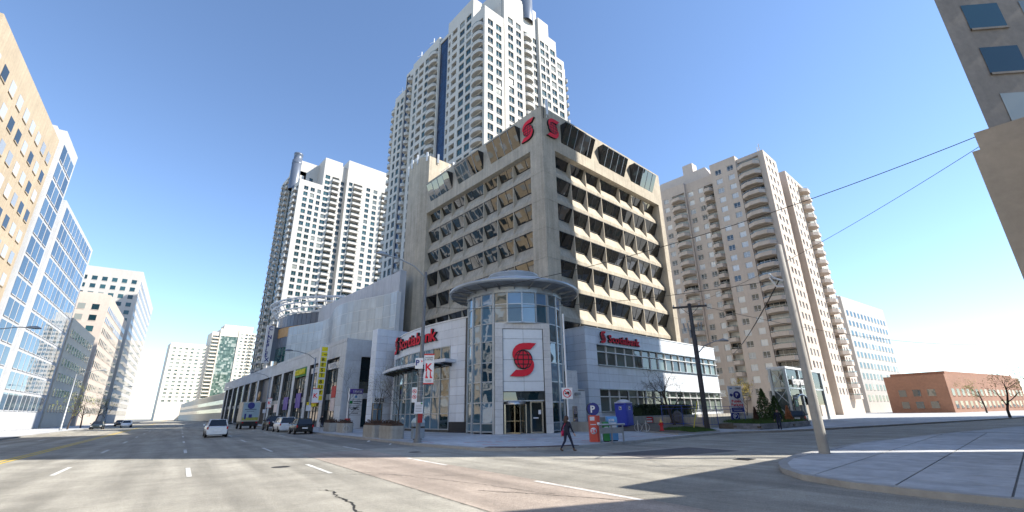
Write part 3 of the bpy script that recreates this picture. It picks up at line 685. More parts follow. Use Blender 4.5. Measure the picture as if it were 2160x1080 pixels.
# portal, local x to the right, front towards -y
po = obj('portal', MB().box(-2.52,-1.84,.03,1.5,0,9.4).box(1.9,2.52,.03,1.5,0,9.4).box(-1.84,1.9,.03,1.5,8.9,9.4).box(-1.84,1.9,.6,1.5,3.4,8.9), 'joint', ro, (PC.x,PC.y,0), prz)
rows = [0,.75]+[.75+.62*i for i in range(1,13)]+[8.9]
for a, b in ((-2.53,-1.83),(1.89,2.53)):
    for z0, z1 in zip(rows[:-1], rows[1:]): inst('tile', boxmesh(b-a, .045, z1-z0-.012, 'stone'), po, (a,-.012,z0+.006))
for i in range(6): inst('tile', boxmesh(5.06/6-.012, .045, .49, 'stone'), po, (-2.53+i*5.06/6+.006,-.012,8.91))
for s_ in (-1.835,1.895-.05): obj('jamb', MB().box(s_,s_+.05,-.005,.6,0,8.9), 'dark_metal', po)
zr = [3.45,4.3,6.15,8.0,8.89]
for i in range(2):
    for z0, z1 in zip(zr[:-1], zr[1:]): inst('sign_panel', boxmesh(1.84, .05, z1-z0-.03, 'alu_white'), po, (-1.79+i*1.865,.1,z0+.015))
obj('fanlight', MB().box(-1.78,1.84,.3,.33,2.72,3.4), 'bank_glass', po)
obj('door_head', MB().box(-1.8,1.86,.2,.5,2.62,2.72), 'steel', po)
rv = obj('revolving_door', MB().lathe([(.98,2.38),(.98,2.66),(.01,2.66)], 20, (-.72,.62)), 'steel', po)
for a in (200,340): x, y = -.72+.98*math.cos(R(a)), .62+.98*math.sin(R(a)); obj('door_post', MB().box(x-.05,x+.05,y-.05,y+.05,0,2.4), 'steel_gold', rv)
for a in (20,110,200,290):
    c_, s_ = math.cos(R(a)), math.sin(R(a)); w_ = obj('door_wing', MB().box(.05,.92,-.015,.015,.12,2.3,0).box(.02,.07,-.03,.03,0,2.36,1).box(.88,.95,-.03,.03,0,2.36,1).box(.07,.88,-.03,.03,.0,.12,1).box(.07,.88,-.04,.04,1.0,1.06,1), ['clear_glass','steel_gold'], rv, (-.72,.62,0), R(a))
obj('lobby_wall', MB().box(-1.8,1.86,1.75,1.8,0,3.4), mat('lobby', (.035,.05,.05), .6, var=.2), po)
sdr = obj('swing_door', MB().box(.72,1.6,.34,.36,.1,2.55), 'clear_glass', po)
obj('door_frame', MB().box(.58,.72,.3,.42,0,2.62).box(1.6,1.74,.3,.42,0,2.62).box(.72,1.6,.3,.42,2.52,2.62).box(.72,1.6,.3,.42,0,.14), 'steel_gold', sdr)
obj('notice', MB().box(1.3,1.55,.32,.335,1.55,1.9).box(.85,1.3,.32,.335,1.2,1.3), 'white_paint', sdr)
emblem('emblem_sign', 'large red globe emblem on white panel above the revolving door', (RO.x+PC.x, RO.y+PC.y, 6.3), prz, 2.9, depth=.12)
# ---------------------------------------------------------------- curved banking wing
WC = Vector((60.2,41.87)); WR = 33.96
wg = thing('bank_wing', 'curved white panelled bank wing with tall gridded windows left of the rotunda', 'building', (26.5,44,.15)); wl = Vector((26.5,44,.15))
def wp(a, d=0.): return (WC.x+(WR+d)*math.cos(R(a))-wl.x, WC.y+(WR+d)*math.sin(R(a))-wl.y)
def wpl(a): x, y = wp(a); return x, y, R(a-270)       # face turned outwards; local x towards larger angle
def arcband(a0, a1, d0, d1, z0, z1, n=24, mt=0):
    mb = MB(); o = [wp(a0+(a1-a0)*i/n, d1) for i in range(n+1)]; q = [wp(a0+(a1-a0)*i/n, d0) for i in range(n+1)]
    for i in range(n): mb.prism([q[i],q[i+1],o[i+1],o[i]], z0, z1, mt)
    return mb
body = arcband(156,189.9,-.6,-.08,0,8.2,34); body.merge(arcband(156,189.9,-.6,-.04,8.2,10.8,34)); obj('wall', body, 'joint', wg)
rm = MB(); rm.prism([wp(156+i*34/20,-.1) for i in range(21)]+[(12.5,-6),(12.5,14)], 10.2, 10.5); obj('roof', rm, 'alu_grey', wg)
obj('coping', arcband(156,189.9,-.5,.07,10.8,10.93,34), 'alu_white', wg)
def wpanel(a0, a1, z0, z1, m='alu_panel'):
    x, y, rz = wpl(a0); x1, y1 = wp(a1); L_ = math.hypot(x1-x, y1-y); rz = math.atan2(y1-y, x1-x)
    inst('panel', boxmesh(L_-.02, .05, z1-z0-.02, m), wg, (x+.01*math.cos(rz), y+.01*math.sin(rz), z0+.01), rz)
AW0, AW1 = 160.4, 185.6; NB = 10; BA = (AW1-AW0)/NB
zz = [8.22,9.06,9.92,10.79]
for z0, z1 in zip(zz[:-1], zz[1:]):
    for i in range(NB): wpanel(AW0+i*BA, AW0+(i+1)*BA, z0, z1)
lows = [.95]+[.95+.8078*i for i in range(1,9)]+zz
for a0, a1 in ((185.6,187.45),(187.45,189.3),(157,158.7),(158.7,160.4)):
    for z0, z1 in zip(lows[:-1], lows[1:]): wpanel(a0, a1, z0, z1)
obj('plinth', arcband(185.62,189.8,-.4,.0,0,.94,4).merge(arcband(156,160.38,-.4,0,0,.94,4)), 'granite', wg)
WZ = [.27,1.71,3.3,4.99,6.3,6.91,8.22]
for i in range(NB):
    a0, a1 = AW0+i*BA, AW0+(i+1)*BA; x, y = wp(a0,-.03); x1, y1 = wp(a1,-.03); L_ = math.hypot(x1-x,y1-y); rz = math.atan2(y1-y,x1-x)
    for z0, z1 in zip(WZ[:-1], WZ[1:]):
        h = z1-z0; me = cached(('wpane',round(h,2)), lambda: MB().face([(.04,0,.04),(L_-.04,0,.04),(L_-.04,0,h-.04),(.04,0,h-.04)]).mesh('pane','bank_glass'))
        inst('pane', me, wg, (x,y,z0), rz+R(random.uniform(-.7,.7)), R(random.uniform(-.4,.4)))
for i in range(NB+1): p = wp(AW0+i*BA,.0); obj('mullion', MB().box(-.045,.045,-.05,.1,.2,8.22), 'alu_grey', wg, (*p,0), R(AW0+i*BA-270))
for z in WZ: obj('transom', arcband(AW0,AW1,-.06,.06,z-.045,z+.045), 'alu_grey', wg)
le = obj('ledge_canopy', arcband(157.5,187.2,-.02,1.45,6.5,6.82,30), 'alu_panel', wg)
for i in range(11): a = 159.5+i*2.65; obj('bracket', MB().extr([(-.04,.1,6.5),(-.04,-1.3,6.5),(-.04,-1.3,6.42),(-.04,.1,6.15)], (.08,0,0)), 'dark_metal', le, (*wp(a),0), R(a-270))
sg = thing('bank_sign', 'red bank name lettering on the curved white wing', 'sign', (26.5,44,9.5), 0, 'red bank signs')
def bend(s): a = 165.4+math.degrees(s/(WR+.1)); x, y = wp(a,.1); return x, y, R(a-270)
letters('Scotiabank', 1.85, .36, ['red_sign','black'], sg, (0,0,-.28), bold=.028, gap=.045, width=9.9, curve=bend)
p = wp(163.3,.1); emblem('emblem_sign', 'red globe emblem before the lettering on the curved white wing', (p[0]+wl.x,p[1]+wl.y,9.9), R(163.3-270), 2.0)
# ---------------------------------------------------------------- two storey annex on the side street
AX0, AX1, AY = 38.1, 68.4, 30.5
ax = thing('bank_annex', 'two storey white panelled annex with two ribbon windows on the side street', 'building', (AX0,AY,0)); Wd = AX1-AX0
ab = MB(); ab.box(.04,Wd-.3,.35,4.6,.3,10.4); ab.box(.04,Wd,.06,.36,8.78,10.42); ab.box(.04,Wd,.06,.36,4.08,6.54); ab.box(.04,1.9,.06,.36,.3,10.4); ab.box(.04,Wd,.06,.36,.3,1.8); ab.box(.04,.3,.3,4.7,.3,10.4)
obj('wall', ab, 'joint', ax)
obj('coping', MB().box(-.06,Wd+.04,-.06,.45,10.42,10.55).box(-.06,.4,.45,4.7,10.42,10.55), 'alu_white', ax)
zs = [.3,.95,1.75,2.52,3.3,4.07,4.88,5.68,6.5,7.13,8.02,8.79,9.66,10.42]; cw = (Wd-1.9)/16
def apanel(x0, x1, z0, z1): inst('panel', boxmesh(x1-x0-.02, .055, z1-z0-.02, 'alu_panel'), ax, (x0+.01,0,z0+.01))
for z0, z1 in zip(zs[:-1], zs[1:]): apanel(0,1.9,z0,z1)
for i in range(16):
    for z0, z1 in ((4.07,4.88),(4.88,5.68),(5.68,6.5),(8.79,9.66),(9.66,10.42),(.95,1.75)): apanel(1.9+i*cw,1.9+(i+1)*cw,z0,z1)
for j in range(3):
    for z0, z1 in zip(zs[:-1], zs[1:]): inst('panel', boxmesh(1.55-.02,.055,z1-z0-.02,'alu_panel'), ax, (0,4.7-j*1.55-.01,z0+.01), R(-90))
for lo, md, hi in ((6.56,8.0,8.76),(1.81,3.31,4.07)):
    for i in range(16):
        for z0, z1 in ((lo,md),(md,hi)):
            h = z1-z0; me = cached(('ap',round(h,2)), lambda: MB().face([(.03,0,.03),(cw-.03,0,.03),(cw-.03,0,h-.03),(.03,0,h-.03)]).mesh('pane','annex_glass'))
            inst('pane', me, ax, (1.9+i*cw,.22,z0), R(random.uniform(-.5,.5)), R(random.uniform(-.3,.3)))
    for i in range(17): obj('mullion', MB().box(-.04,.04,.06,.24,lo,hi), 'alu_white', ax, (min(1.9+i*cw,Wd-.05),0,0))
    for z, d in ((lo,.2),(md,.08),(hi,.22)): obj('transom', MB().box(1.86,Wd+.05,-d,.24,z-.045,z+.045), 'alu_white' if d < .1 else 'alu_grey', ax)
sg = thing('bank_sign', 'red bank name lettering on the flat annex wall', 'sign', (42.0,AY,9.1), 0, 'red bank signs')
letters('Scotiabank', 1.2, .25, ['red_sign','black'], sg, (0,-.12,.02), bold=.028, gap=.05, width=6.2)
emblem('emblem_sign', 'small red globe emblem beside the lettering on the annex', (41.05,AY-.03,9.62), 0, 1.3, depth=.2)
lk = MB(); lk.box(34.2,38.0,33.2,36,.2,9.9); lko = obj('link_block', lk, 'alu_panel', ax, (-AX0,-AY,0))
for z in (3.2,5.2,7.0): obj('window', win_mb(1.0,1.5,0,1), ['alu_white','annex_glass'], ax, (36.6-AX0,33.1-AY,z))
# stone cash machine wall
st = thing('stone_wall', 'pale stone wall with cash machine right of the rotunda', 'wall', (33.4,29.3,.15))
obj('core', MB().box(.02,1.58,.04,1.6,0,5.38).box(1.58,2.62,.04,1.6,0,3.66), 'joint', st)
for i in range(9):
    for x0, x1, zm in ((0,.8,5.4),(.8,1.6,5.4),(1.6,2.64,3.68)):
        z0, z1 = .6*i, .6*i+.6
        if z1 <= zm+.02: inst('tile', boxmesh(x1-x0-.012,.05,.588,'stone'), st, (x0+.006,0,z0+.006))
obj('coping', MB().box(-.02,1.62,-.02,1.62,5.4,5.47).box(1.62,2.68,-.02,1.62,3.68,3.74), 'stone', st)
one('cash_machine', MB().box(0,.58,-.12,.0,.7,2.2,0).box(.12,.46,-.16,-.1,1.2,1.5,1).box(.1,.48,-.2,-.1,.95,1.05,0), ['steel_gold','black'], 'bronze cash machine set in the pale stone wall', 'cash machine', (34.0,29.28,.15))
one('wall_lamp', MB().box(0,.5,-.35,0,0,.22), 'grey_metal', 'small grey lamp box on the pale stone wall above the cash machine', 'lamp', (34.4,29.28,3.35))
# ---------------------------------------------------------------- shopping mall along the avenue
DM = Vector((.0628,.998)); C0 = Vector((27.1,66.7)); LM = 118.; FE = C0+DM*LM; mrz = R(-93.6)
ml = thing('shopping_mall', 'long pale stone shopping mall with wavy metal screen along the avenue', 'building', (C0.x,C0.y,0))
def mp(u, d=0., z=0.):      # u metres from the near corner along the front, d inwards
    p = DM*u+Vector((DM.y,-DM.x))*d; return (p.x, p.y, z)
PIERS = [(0,2.6),(8.7,10.3),(18.3,19.9),(27.7,29.3),(37.1,38.7),(46.5,48.1),(62,64),(72,73.5),(81.5,83),(91,92.5),(100.5,102),(110,111.5),(116.6,118)]
def mbox(nm, u0, u1, d0, d1, z0, z1, m, parent=ml):
    return obj(nm, MB().box(-(u1),-u0,d0,d1,z0,z1), m, parent, mp(0,0,0), mrz)
for a, b in PIERS:
    pr = mbox('pier', max(a,.18), b, .03, 1.2, 0, 10.3, 'joint')
    zq = [.0,1.5,3.2,4.9,6.7,8.5,10.3] if a < 40 else [0,5,10.3]
    for z0, z1 in zip(zq[:-1], zq[1:]): inst('panel', boxmesh(b-a-.02,.06,z1-z0-.02,'mall_stone'), pr, (-b+.01,-.02,z0+.01))
bd = mbox('cornice', .18, LM, .05, 1.4, 10.3, 12.75, 'joint'); u = 0
while u < LM-.1:
    w_ = 2.35 if u < 60 else 4.7
    for z0, z1 in ((10.3,10.95),(10.95,12.3),(12.3,12.9)): inst('panel', boxmesh(w_-.02,.07,z1-z0-.02,'mall_stone'), bd, (-u-w_+.01,-.03 if z0 != 10.95 else .0,z0+.01))
    u += w_
def shop(u0, u1, near):
    n = max(2, round((u1-u0)/1.55)); wz = [0.2,2.6,4.2,4.95,6.7,8.5,10.25]
    if near:
        for i in range(n):
            ww = (u1-u0)/n; x = -u1+ww*i
            for j, (z0, z1) in enumerate(zip(wz[:-1], wz[1:])):
                if j == 2: continue
                h = z1-z0; me = cached(('mp',round(ww,2),round(h,2)), lambda: MB().face([(.04,0,.04),(ww-.04,0,.04),(ww-.04,0,h-.04),(.04,0,h-.04)]).mesh('pane','mall_glass'))
                p = Vector(mp(u1-ww*i,.5,z0)); inst('pane', me, ml, p, mrz+R(random.uniform(-.6,.6)), R(random.uniform(-.4,.4)))
    else:
        g = MB()
        for i in range(n):
            for z0, z1 in ((.2,4.2),(4.95,7.4),(7.4,10.25)): x = -u1+(u1-u0)/n*i; g.face([(x+.05,.5,z0+.05),(x+(u1-u0)/n-.05,.5,z0+.05),(x+(u1-u0)/n-.05,.5,z1-.05),(x+.05,.5,z1-.05)])
        obj('shop_window', g, 'mall_glass', ml, (0,0,0), mrz)
    f = MB(); f.box(-u1,-u0,.45,1.2,4.15,5.0,1); f.box(-u1,-u0,.55,.7,0,10.3,0)
    for i in range(n+1): x = -u1+(u1-u0)/n*i; f.box(x-.04,x+.04,.42,.55,0,10.28,0)
    for z in (.1,2.6,6.7,8.5,10.2): f.box(-u1,-u0,.44,.56,z-.04,z+.04,0)
    obj('window_frame', f, ['dark_metal','alu_grey'], ml, (0,0,0), mrz)
for i, ((a, b), (c_, d_)) in enumerate(zip(PIERS[:-1], PIERS[1:])):
    if b < 48 or b > 60: shop(b, c_, i < 5)
mbox('entrance', 48.1, 62, .9, 1.2, 0, 12.7, 'blue_grey'); mbox('entrance_doors', 49.5, 60.5, .8, .9, 0, 5, 'black')
mbox('wall', 2.6, LM, 1.2, 30, 0, 12.6, 'mall_stone')
# side elevation facing the camera
sf = MB(); sf.merge(wall_mb(10.5, 12.75, [(2.4,9.2,4.9,10.2),(2.4,9.2,.2,4.1)], .7)); obj('wall', sf, 'mall_stone', ml, (.05,-.02,0))
for z0, z1 in ((.0,1.9),(1.9,3.8),(3.8,5.7),(5.7,7.6),(7.6,9.5),(9.5,10.9)): inst('panel', boxmesh(2.36,.06,z1-z0-.02,'mall_stone'), ml, (0,-.08,z0+.01))
for i in range(4):
    for z0, z1 in ((.2,4.1),(4.9,6.6),(6.6,8.4),(8.4,10.2)):
        h = z1-z0; inst('pane', cached(('ms',round(h,2)), lambda: MB().face([(.05,0,.05),(1.65,0,.05),(1.65,0,h-.05),(.05,0,h-.05)]).mesh('pane','mall_glass')), ml, (2.45+1.7*i,.62,z0), R(random.uniform(-.5,.5)))
obj('window_frame', MB().box(2.4,9.25,.66,.7,.2,10.2), 'dark_metal', ml)
# upper cinema storey: white wall and wavy metal screen
uw = MB(); uw.box(34.2,60,72,131,12.6,24.4); uw.box(34.201,35.2,65.2,72,12.6,24.399); obj('wall', uw, 'white_wall', ml, (-C0.x,-C0.y,0))
obj('wall', MB().box(34.1,35.25,65.0,65.19,12.9,24.5), 'white_wall', ml, (-C0.x,-C0.y,0))
for i in range(14):
    for z0, z1 in ((12.9,16.7),(16.7,20.6),(20.6,24.35)): inst('cladding_panel', boxmesh(2.46,.05,z1-z0-.04,'white_wall'), ml, (34.15-C0.x,65.25+2.5*(i+1)-C0.y,z0+.02), R(-90))
def wave(y): return 31.9-1.6*math.sin((y-64.4)/31*2*math.pi-1.45)
ys = [64.4+i*1.75 for i in range(30)]
for i, (a, b) in enumerate(zip(ys[:-1], ys[1:])):
    xa, xb = wave(a), wave(b); L_ = math.hypot(xb-xa, b-a); rz = math.atan2(a-b, xa-xb)
    for z0, z1 in zip((12.97,14.88,16.78,18.68), (14.8,16.7,18.6,20.56)):
        obj('screen_panel', MB().add([(xa,a,z0),(xb,b-.07,z0),(xb,b-.07,z1),(xa,a,z1)], [(0,3,2,1)]), 'screen', ml, (-C0.x,-C0.y,0))
fr = MB()
for z in (12.95,14.84,16.74,18.64,20.6): fr.tube([(wave(y)+.06,y,z) for y in ys], .05, 4)
fr.face([(wave(64.4),64.4,12.95),(34.2,64.4,12.95),(34.2,64.4,20.6),(wave(64.4),64.4,20.6)]); obj('screen_frame', fr, 'alu_white', ml, (-C0.x,-C0.y,0))
# glass drum over the entrance with steel trellis
DC = (47.,113.); DR = 17.2
def dr(a, r=DR): return (DC[0]+r*math.cos(R(a))-C0.x, DC[1]+r*math.sin(R(a))-C0.y)
for i in range(10):
    a0, a1 = 152+i*8, 152+(i+1)*8; p, q = dr(a0), dr(a1); L_ = math.hypot(q[0]-p[0],q[1]-p[1]); rz = math.atan2(q[1]-p[1],q[0]-p[0])
    for z0, z1, m in ((12.7,14.6,'teal_glass'),(14.6,16.4,'teal_glass'),(16.4,18.7,'blue_grey'),(18.7,20.9,'tan_panel'),(20.9,23.6,'blue_grey')):
        for h_ in range(2): inst('drum_panel', boxmesh(L_/2-.08,.08,z1-z0-.06,m), ml, (p[0]+math.cos(rz)*(h_*L_/2+.04),p[1]+math.sin(rz)*(h_*L_/2+.04),z0+.03), rz)
dk = MB(); dk.prism([dr(152+i*8,DR-.3) for i in range(11)]+[(20,25),(20,60)], 12.6, 23.5); obj('drum_core', dk, 'dark_metal', ml)
tr = MB()
for z, r in ((23.8,17.3),(24.6,18.2),(25.6,18.9),(26.6,19.4)): tr.tube([(*dr(148+i*4,r),z) for i in range(24)], .16, 4)
for r, z in ((17.6,26.8),(18.5,26.9)): tr.tube([(*dr(148+i*4,r),z) for i in range(24)], .1, 4)
for i in range(16): a = 150+i*6; tr.tube([(*dr(a,16.8),23.4),(*dr(a,18.2),24.8),(*dr(a,19.4),26.6),(*dr(a,17.2),26.9)], .11, 4)
obj('trellis', tr, 'alu_white', ml)
# blade signs
cs = thing('blade_sign', 'tall white vertical cinema blade sign with dark stacked letters', 'sign', (28.1,114,13.2), 0, 'mall signs')
obj('board', MB().box(-.78,.78,0,.5,0,8.5), 'white_paint', cs); obj('post', MB().box(.8,1.9,.1,.4,.5,8.2), 'blue_grey', cs)
for i, ch in enumerate('CINEPLEX'): letters(ch, 1.22, .06, ['navy','navy'], cs, (-.38,-.04,7.42-i*1.01), bold=.03)
bb = thing('blade_sign', 'tall white vertical blade sign with yellow squares and stacked black letters', 'sign', (26.0,72.4,3.7), 0, 'mall signs')
obj('board', MB().box(-.58,.58,0,.4,0,8.45).extr([(-.58,0,8.45),(.58,0,8.45),(0,0,8.8)], (0,.4,0)), 'white_paint', bb)
for i, ch in enumerate(' *BEST BUY '):
    if i == 6: continue
    z = 7.62-i*.79+(0 if i < 6 else .62); tl = obj('tile', MB().box(-.44,.44,-.04,0,z,z+.66), 'yellow', bb)
    if ch == '*': letters('BEST', .22, .02, ['black','black'], bb, (-.02,-.06,z+.2), bold=.02)
    elif ch != ' ': letters(ch, .72, .02, ['black','black'], bb, (-.24,-.06,z+.08), bold=.035)
def mall_sign(txt, label, u, z, size, m, width, d=-.12, depth=.15, board=None):
    p = Vector(mp(u,d,z))+Vector((C0.x,C0.y,0)); t = thing('shop_sign', label, 'sign', p, mrz, 'mall signs')
    if board: obj('board', MB().box(-.3,width+.3,.16,.26,-.35,size*.95), board, t)
    letters(txt, size, depth, [m,m], t, (0,0,0), bold=.02, width=width, gap=.05); return t
mall_sign('MILESTONES', 'white restaurant lettering on the first mall bay beside the blade sign', 8.4, 8.75, 1.35, 'white_paint', 5.6, d=.22)
mall_sign('MILESTONES', 'white restaurant lettering on the second mall bay behind the blade sign', 17.6, 8.8, 1.25, 'white_paint', 5.4, d=.22)
mall_sign('DOLLARAMA', 'yellow lettering on dark board above the third mall bay', 27.2, 9.1, 1.3, 'yellow', 6.6, board='green_box')
mall_sign('BEST BUY', 'yellow lettering over the low shop entrance behind the parked cars', 17.8, 3.3, 1.1, 'yellow', 5.6, d=.2)
for i, (u, z, m, w_, h_, lab) in enumerate(((24.5,3.2,'purple',3.2,2.6,'purple and yellow poster in a mall shop window'),(33.5,3.0,'purple',3.4,2.4,'dark purple poster in a farther mall shop window'),(41,2.6,'pink_print',4,1.7,'pale pink panel over a mall shop front'),(4.6,4.4,'red_paint',1.9,1.7,'red square shop sign on the first mall bay'),(4.6,2.5,'pink_print',1.9,1.8,'pale poster under the red shop sign on the first mall bay'))):
    p = Vector(mp(u,.3,z))+Vector((C0.x,C0.y,0)); one('poster', MB().box(-w_/2,w_/2,-.05,.05,0,h_), m, lab, 'poster', p, mrz, 'mall signs')
p = Vector(mp(57,-.3,6.5))+Vector((C0.x,C0.y,0)); t = thing('round_sign', 'round tan sign over the dark mall entrance', 'sign', p, mrz); obj('disc', MB().lathe([(.01,0),(1.0,0),(1.0,.2),(.01,.2)], 20), 'tan_panel', t, rx=R(90)); obj('board', MB().box(-2,2,-.1,.1,-3.2,-1.2), 'blue_grey', t)
# ---------------------------------------------------------------- panelled block with the numbered door
pb = thing('entrance_block', 'tall white panelled block with numbered doorway between wing and mall', 'building', (27.2,57,.15))
obj('core', MB().box(.06,9,.06,1.45,0,12.6), 'joint', pb)
zq = [.75+1.0*i for i in range(13)]; zq[-1] = 12.7
for i in range(5):
    for z0, z1 in zip(zq[:-1], zq[1:]):
        if i < 1 and z1 < 3.9: continue
        inst('panel', boxmesh(1.48,.055,z1-z0-.02,'alu_panel'), pb, (1.5*i+.01,0,z0+.01))
for z0, z1 in zip(zq[:-1], zq[1:]): inst('panel', boxmesh(1.48,.055,z1-z0-.02,'alu_panel'), pb, (0,1.49,z0+.01), R(-90))
obj('plinth', MB().box(1.5,7.5,.0,.06,0,.74).box(0,.06,0.1,1.5,0,.74), 'granite', pb)
dd = obj('door', MB().box(.25,1.35,.0,.05,0,3.0), 'bank_glass', pb); obj('door_frame', MB().box(.12,.25,-.05,.06,0,3.1).box(1.35,1.48,-.05,.06,0,3.1).box(.25,1.35,-.05,.06,2.3,2.42).box(.76,.82,-.04,.06,0,2.3), 'steel_gold', dd)
hd = obj('door_header', MB().box(-.1,1.7,-.25,.05,3.1,3.85), 'alu_white', pb); letters('5075', .62, .05, ['black','black'], hd, (.2,-.29,3.25), bold=.02)
# ---------------------------------------------------------------- buildings beyond the frame: they shade the street and show in the glass
mat('dark_brick', (.2,.175,.15), .85, var=.12, streak=.1)
glass('sky_glass', [(.06,.12,.2),(.1,.18,.28),(.04,.08,.13)], 1.7, wave=.006)
def plain_building(name, label, poly, h, wall, gl, fh=3.3, ww=1.7, gap=1.5, cat='building', wh=1.7, z0=3.5):
    cx = sum(p[0] for p in poly)/len(poly); cy = sum(p[1] for p in poly)/len(poly); t = thing(name, label, cat, (cx,cy,0))
    pl = [(p[0]-cx,p[1]-cy) for p in poly]; n = len(pl)
    if sum(pl[i][0]*pl[(i+1) % n][1]-pl[(i+1) % n][0]*pl[i][1] for i in range(n)) < 0: pl = pl[::-1]
    obj('wall', MB().prism(pl, 0, h), wall, t); obj('roof', MB().prism([(x*.9,y*.9) for x, y in pl], h, h+.8), wall, t)
    g = MB()
    for i in range(n):
        a, b = Vector(pl[i]), Vector(pl[(i+1) % n]); d = (b-a).normalized(); nn = Vector((d.y,-d.x)); L_ = (b-a).length; k = max(1, int((L_-1)/(ww+gap))); off = (L_-k*(ww+gap)+gap)/2
        z = z0
        while z+fh < h:
            for j in range(k):
                p = a+d*(off+j*(ww+gap)); q = p+d*ww; f = nn*.03
                g.face([(p.x+f.x,p.y+f.y,z),(q.x+f.x,q.y+f.y,z),(q.x+f.x,q.y+f.y,z+wh),(p.x+f.x,p.y+f.y,z+wh)], 0)
                f = nn*.1
                g.add([(p.x,p.y,z-.12),(q.x,q.y,z-.12),(q.x+f.x,q.y+f.y,z-.12),(p.x+f.x,p.y+f.y,z-.12),(p.x,p.y,z),(q.x,q.y,z),(q.x+f.x,q.y+f.y,z),(p.x+f.x,p.y+f.y,z)], [(0,1,2,3),(7,6,5,4),(3,2,6,7)], 1)
            z += fh
    tag(obj('window', g, [gl, wall], t), kind='stuff'); return t
plain_building('condo_slab', 'tall beige apartment slab on the south side of the side street', [(31.2,-1.9),(88.1,-12.4),(84,-34),(48.4,-20.4)], 99, 'dark_brick', 'condo_glass', fh=3.0, ww=1.9, gap=1.1)
plain_building('office_building', 'mid height tan office building on the south side of the side street', [(88.15,-12.45),(92.4,-13.2),(89,-36),(84.1,-34.1)], 60, 'precast', 'rt_glass')
plain_building('apartment_block', 'stand-in brown apartment block further along the south side of the side street', [(97,-16),(135,-25),(130,-45),(93,-36)], 50, 'dark_brick', 'condo_glass')  # unseen block added so the right oriels mirror it instead of sky
plain_building('corner_shop', 'low two storey brick shop on the south corner', [(18.0,-.6),(29.4,-1.2),(29.0,-4.4),(18.0,-4.0)], 9.0, 'house_stone', 'mall_glass', z0=4.2)
plain_building('office_building', 'four storey stone office building behind the south corner shop', [(13.0,-3.1),(24.6,-8.1),(20,-19),(8.6,-14)], 15.0, 'house_stone', 'mall_glass')
def westb(t0, t1, d, h, *a, **k): return plain_building(*a[:2], [av(t0,-24.2),av(t1,-24.2),av(t1,-24.2-d),av(t0,-24.2-d)], h, *a[2:], **k)
westb(-20,26,30,40,'office_building','stand-in golden stone office building across the avenue',mat('gold_stone',(.52,.43,.31),.8,var=.1,streak=.12),'rt_glass',ww=1.4)  # unseen, added to give warm reflections in the office windows
westb(30,56,34,66,'standin_glass_tower','stand-in blue glass office tower with white grid across the avenue','white_wall','blue_glass',ww=2.6,gap=.5,wh=2.7)  # unseen tower added for its gridded reflection in the glass
westb(96,106,30,48,'standin_glass_tower','narrow stand-in blue glass tower with pale grid across the avenue','white_wall','sky_glass',ww=2.5,gap=.45,wh=2.7)  # added and sized so the left oriels mirror a blue grid
westb(64,94,26,45,'office_building','stand-in golden office building with small windows across the avenue','gold_stone','rt_glass')  # added for the gold reflections on the office block's left face
westb(108,140,24,40,'standin_glass_block','stand-in blue glass office block with pale grid on the far left side of the avenue','white_wall','sky_glass',ww=2.5,gap=.45,wh=2.7)  # invented block, colour and height chosen for the window reflections
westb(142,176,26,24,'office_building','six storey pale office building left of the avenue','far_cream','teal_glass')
westb(182,235,28,38,'apartment_block','mid rise tan apartment block left of the avenue','precast','condo_glass')
westb(245,330,30,62,'condo_block','tall white apartment block far left of the avenue','condo_white','condo_glass')
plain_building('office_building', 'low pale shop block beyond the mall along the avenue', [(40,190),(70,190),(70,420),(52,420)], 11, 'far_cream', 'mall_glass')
plain_building('town_house', 'row of brick town houses beyond the right apartment tower', [(160,14),(215,2),(219,14),(164,27)], 9.5, 'brick_far', 'mall_glass', z0=1.2, fh=3)
plain_building('apartment_block', 'pale apartment block beyond the town houses on the right', [(175,34),(215,30),(215,60),(175,60)], 36, 'condo_cream', 'condo_glass')
# ---------------------------------------------------------------- glass pavilion at the right
pv = thing('glass_pavilion', 'steel framed glass pavilion with white lettering at the right edge', 'pavilion', (70,22,.15))
for x in (0,5.2,10.4,15.6):
    for y in (0,1.9): obj('post', MB().box(x-.16,x+.16,y-.16,y+.16,0,6.85), 'alu_grey', pv)
obj('roof_beam', MB().box(-.25,15.9,-.25,2.2,6.85,7.15), 'alu_white', pv); obj('beam', MB().box(-.1,15.7,-.1,.1,4.2,4.4).box(-.1,.1,.1,1.8,4.2,4.4), 'alu_grey', pv)
for i in range(3):
    for z0, z1 in ((4.45,6.8),(2.1,4.15)): obj('pane', MB().box(5.2*i+.2,5.2*i+5,.02,.05,z0,z1), 'clear_glass', pv)
obj('pane', MB().box(-.02,.02,.2,1.7,.3,6.7), 'clear_glass', pv)
br = MB()
for z0, z1 in ((.2,2.2),(2.2,4.2),(4.4,6.8)): br.tube([(-.03,.1,z0),(-.03,1.8,z1)], .05, 4); br.tube([(-.03,1.8,z0),(-.03,.1,z1)], .05, 4)
obj('brace', br, 'alu_grey', pv)
obj('arch', MB().tube([(1.2+3.2-3.2*math.cos(R(a)),-.2,1.5+2.0*math.sin(R(a))) for a in range(0,181,15)], .1, 6), 'alu_grey', pv)
obj('wall', MB().box(0,15.6,2.3,2.5,0,4), 'house_stone', pv)
ps = thing('pavilion_sign', 'white script lettering on the glass pavilion', 'sign', (71.4,21.8,4.95)); letters('Empress Walk', 1.5, .12, ['white_paint','white_paint'], ps, (0,-.1,0), bold=.012, width=8.6)
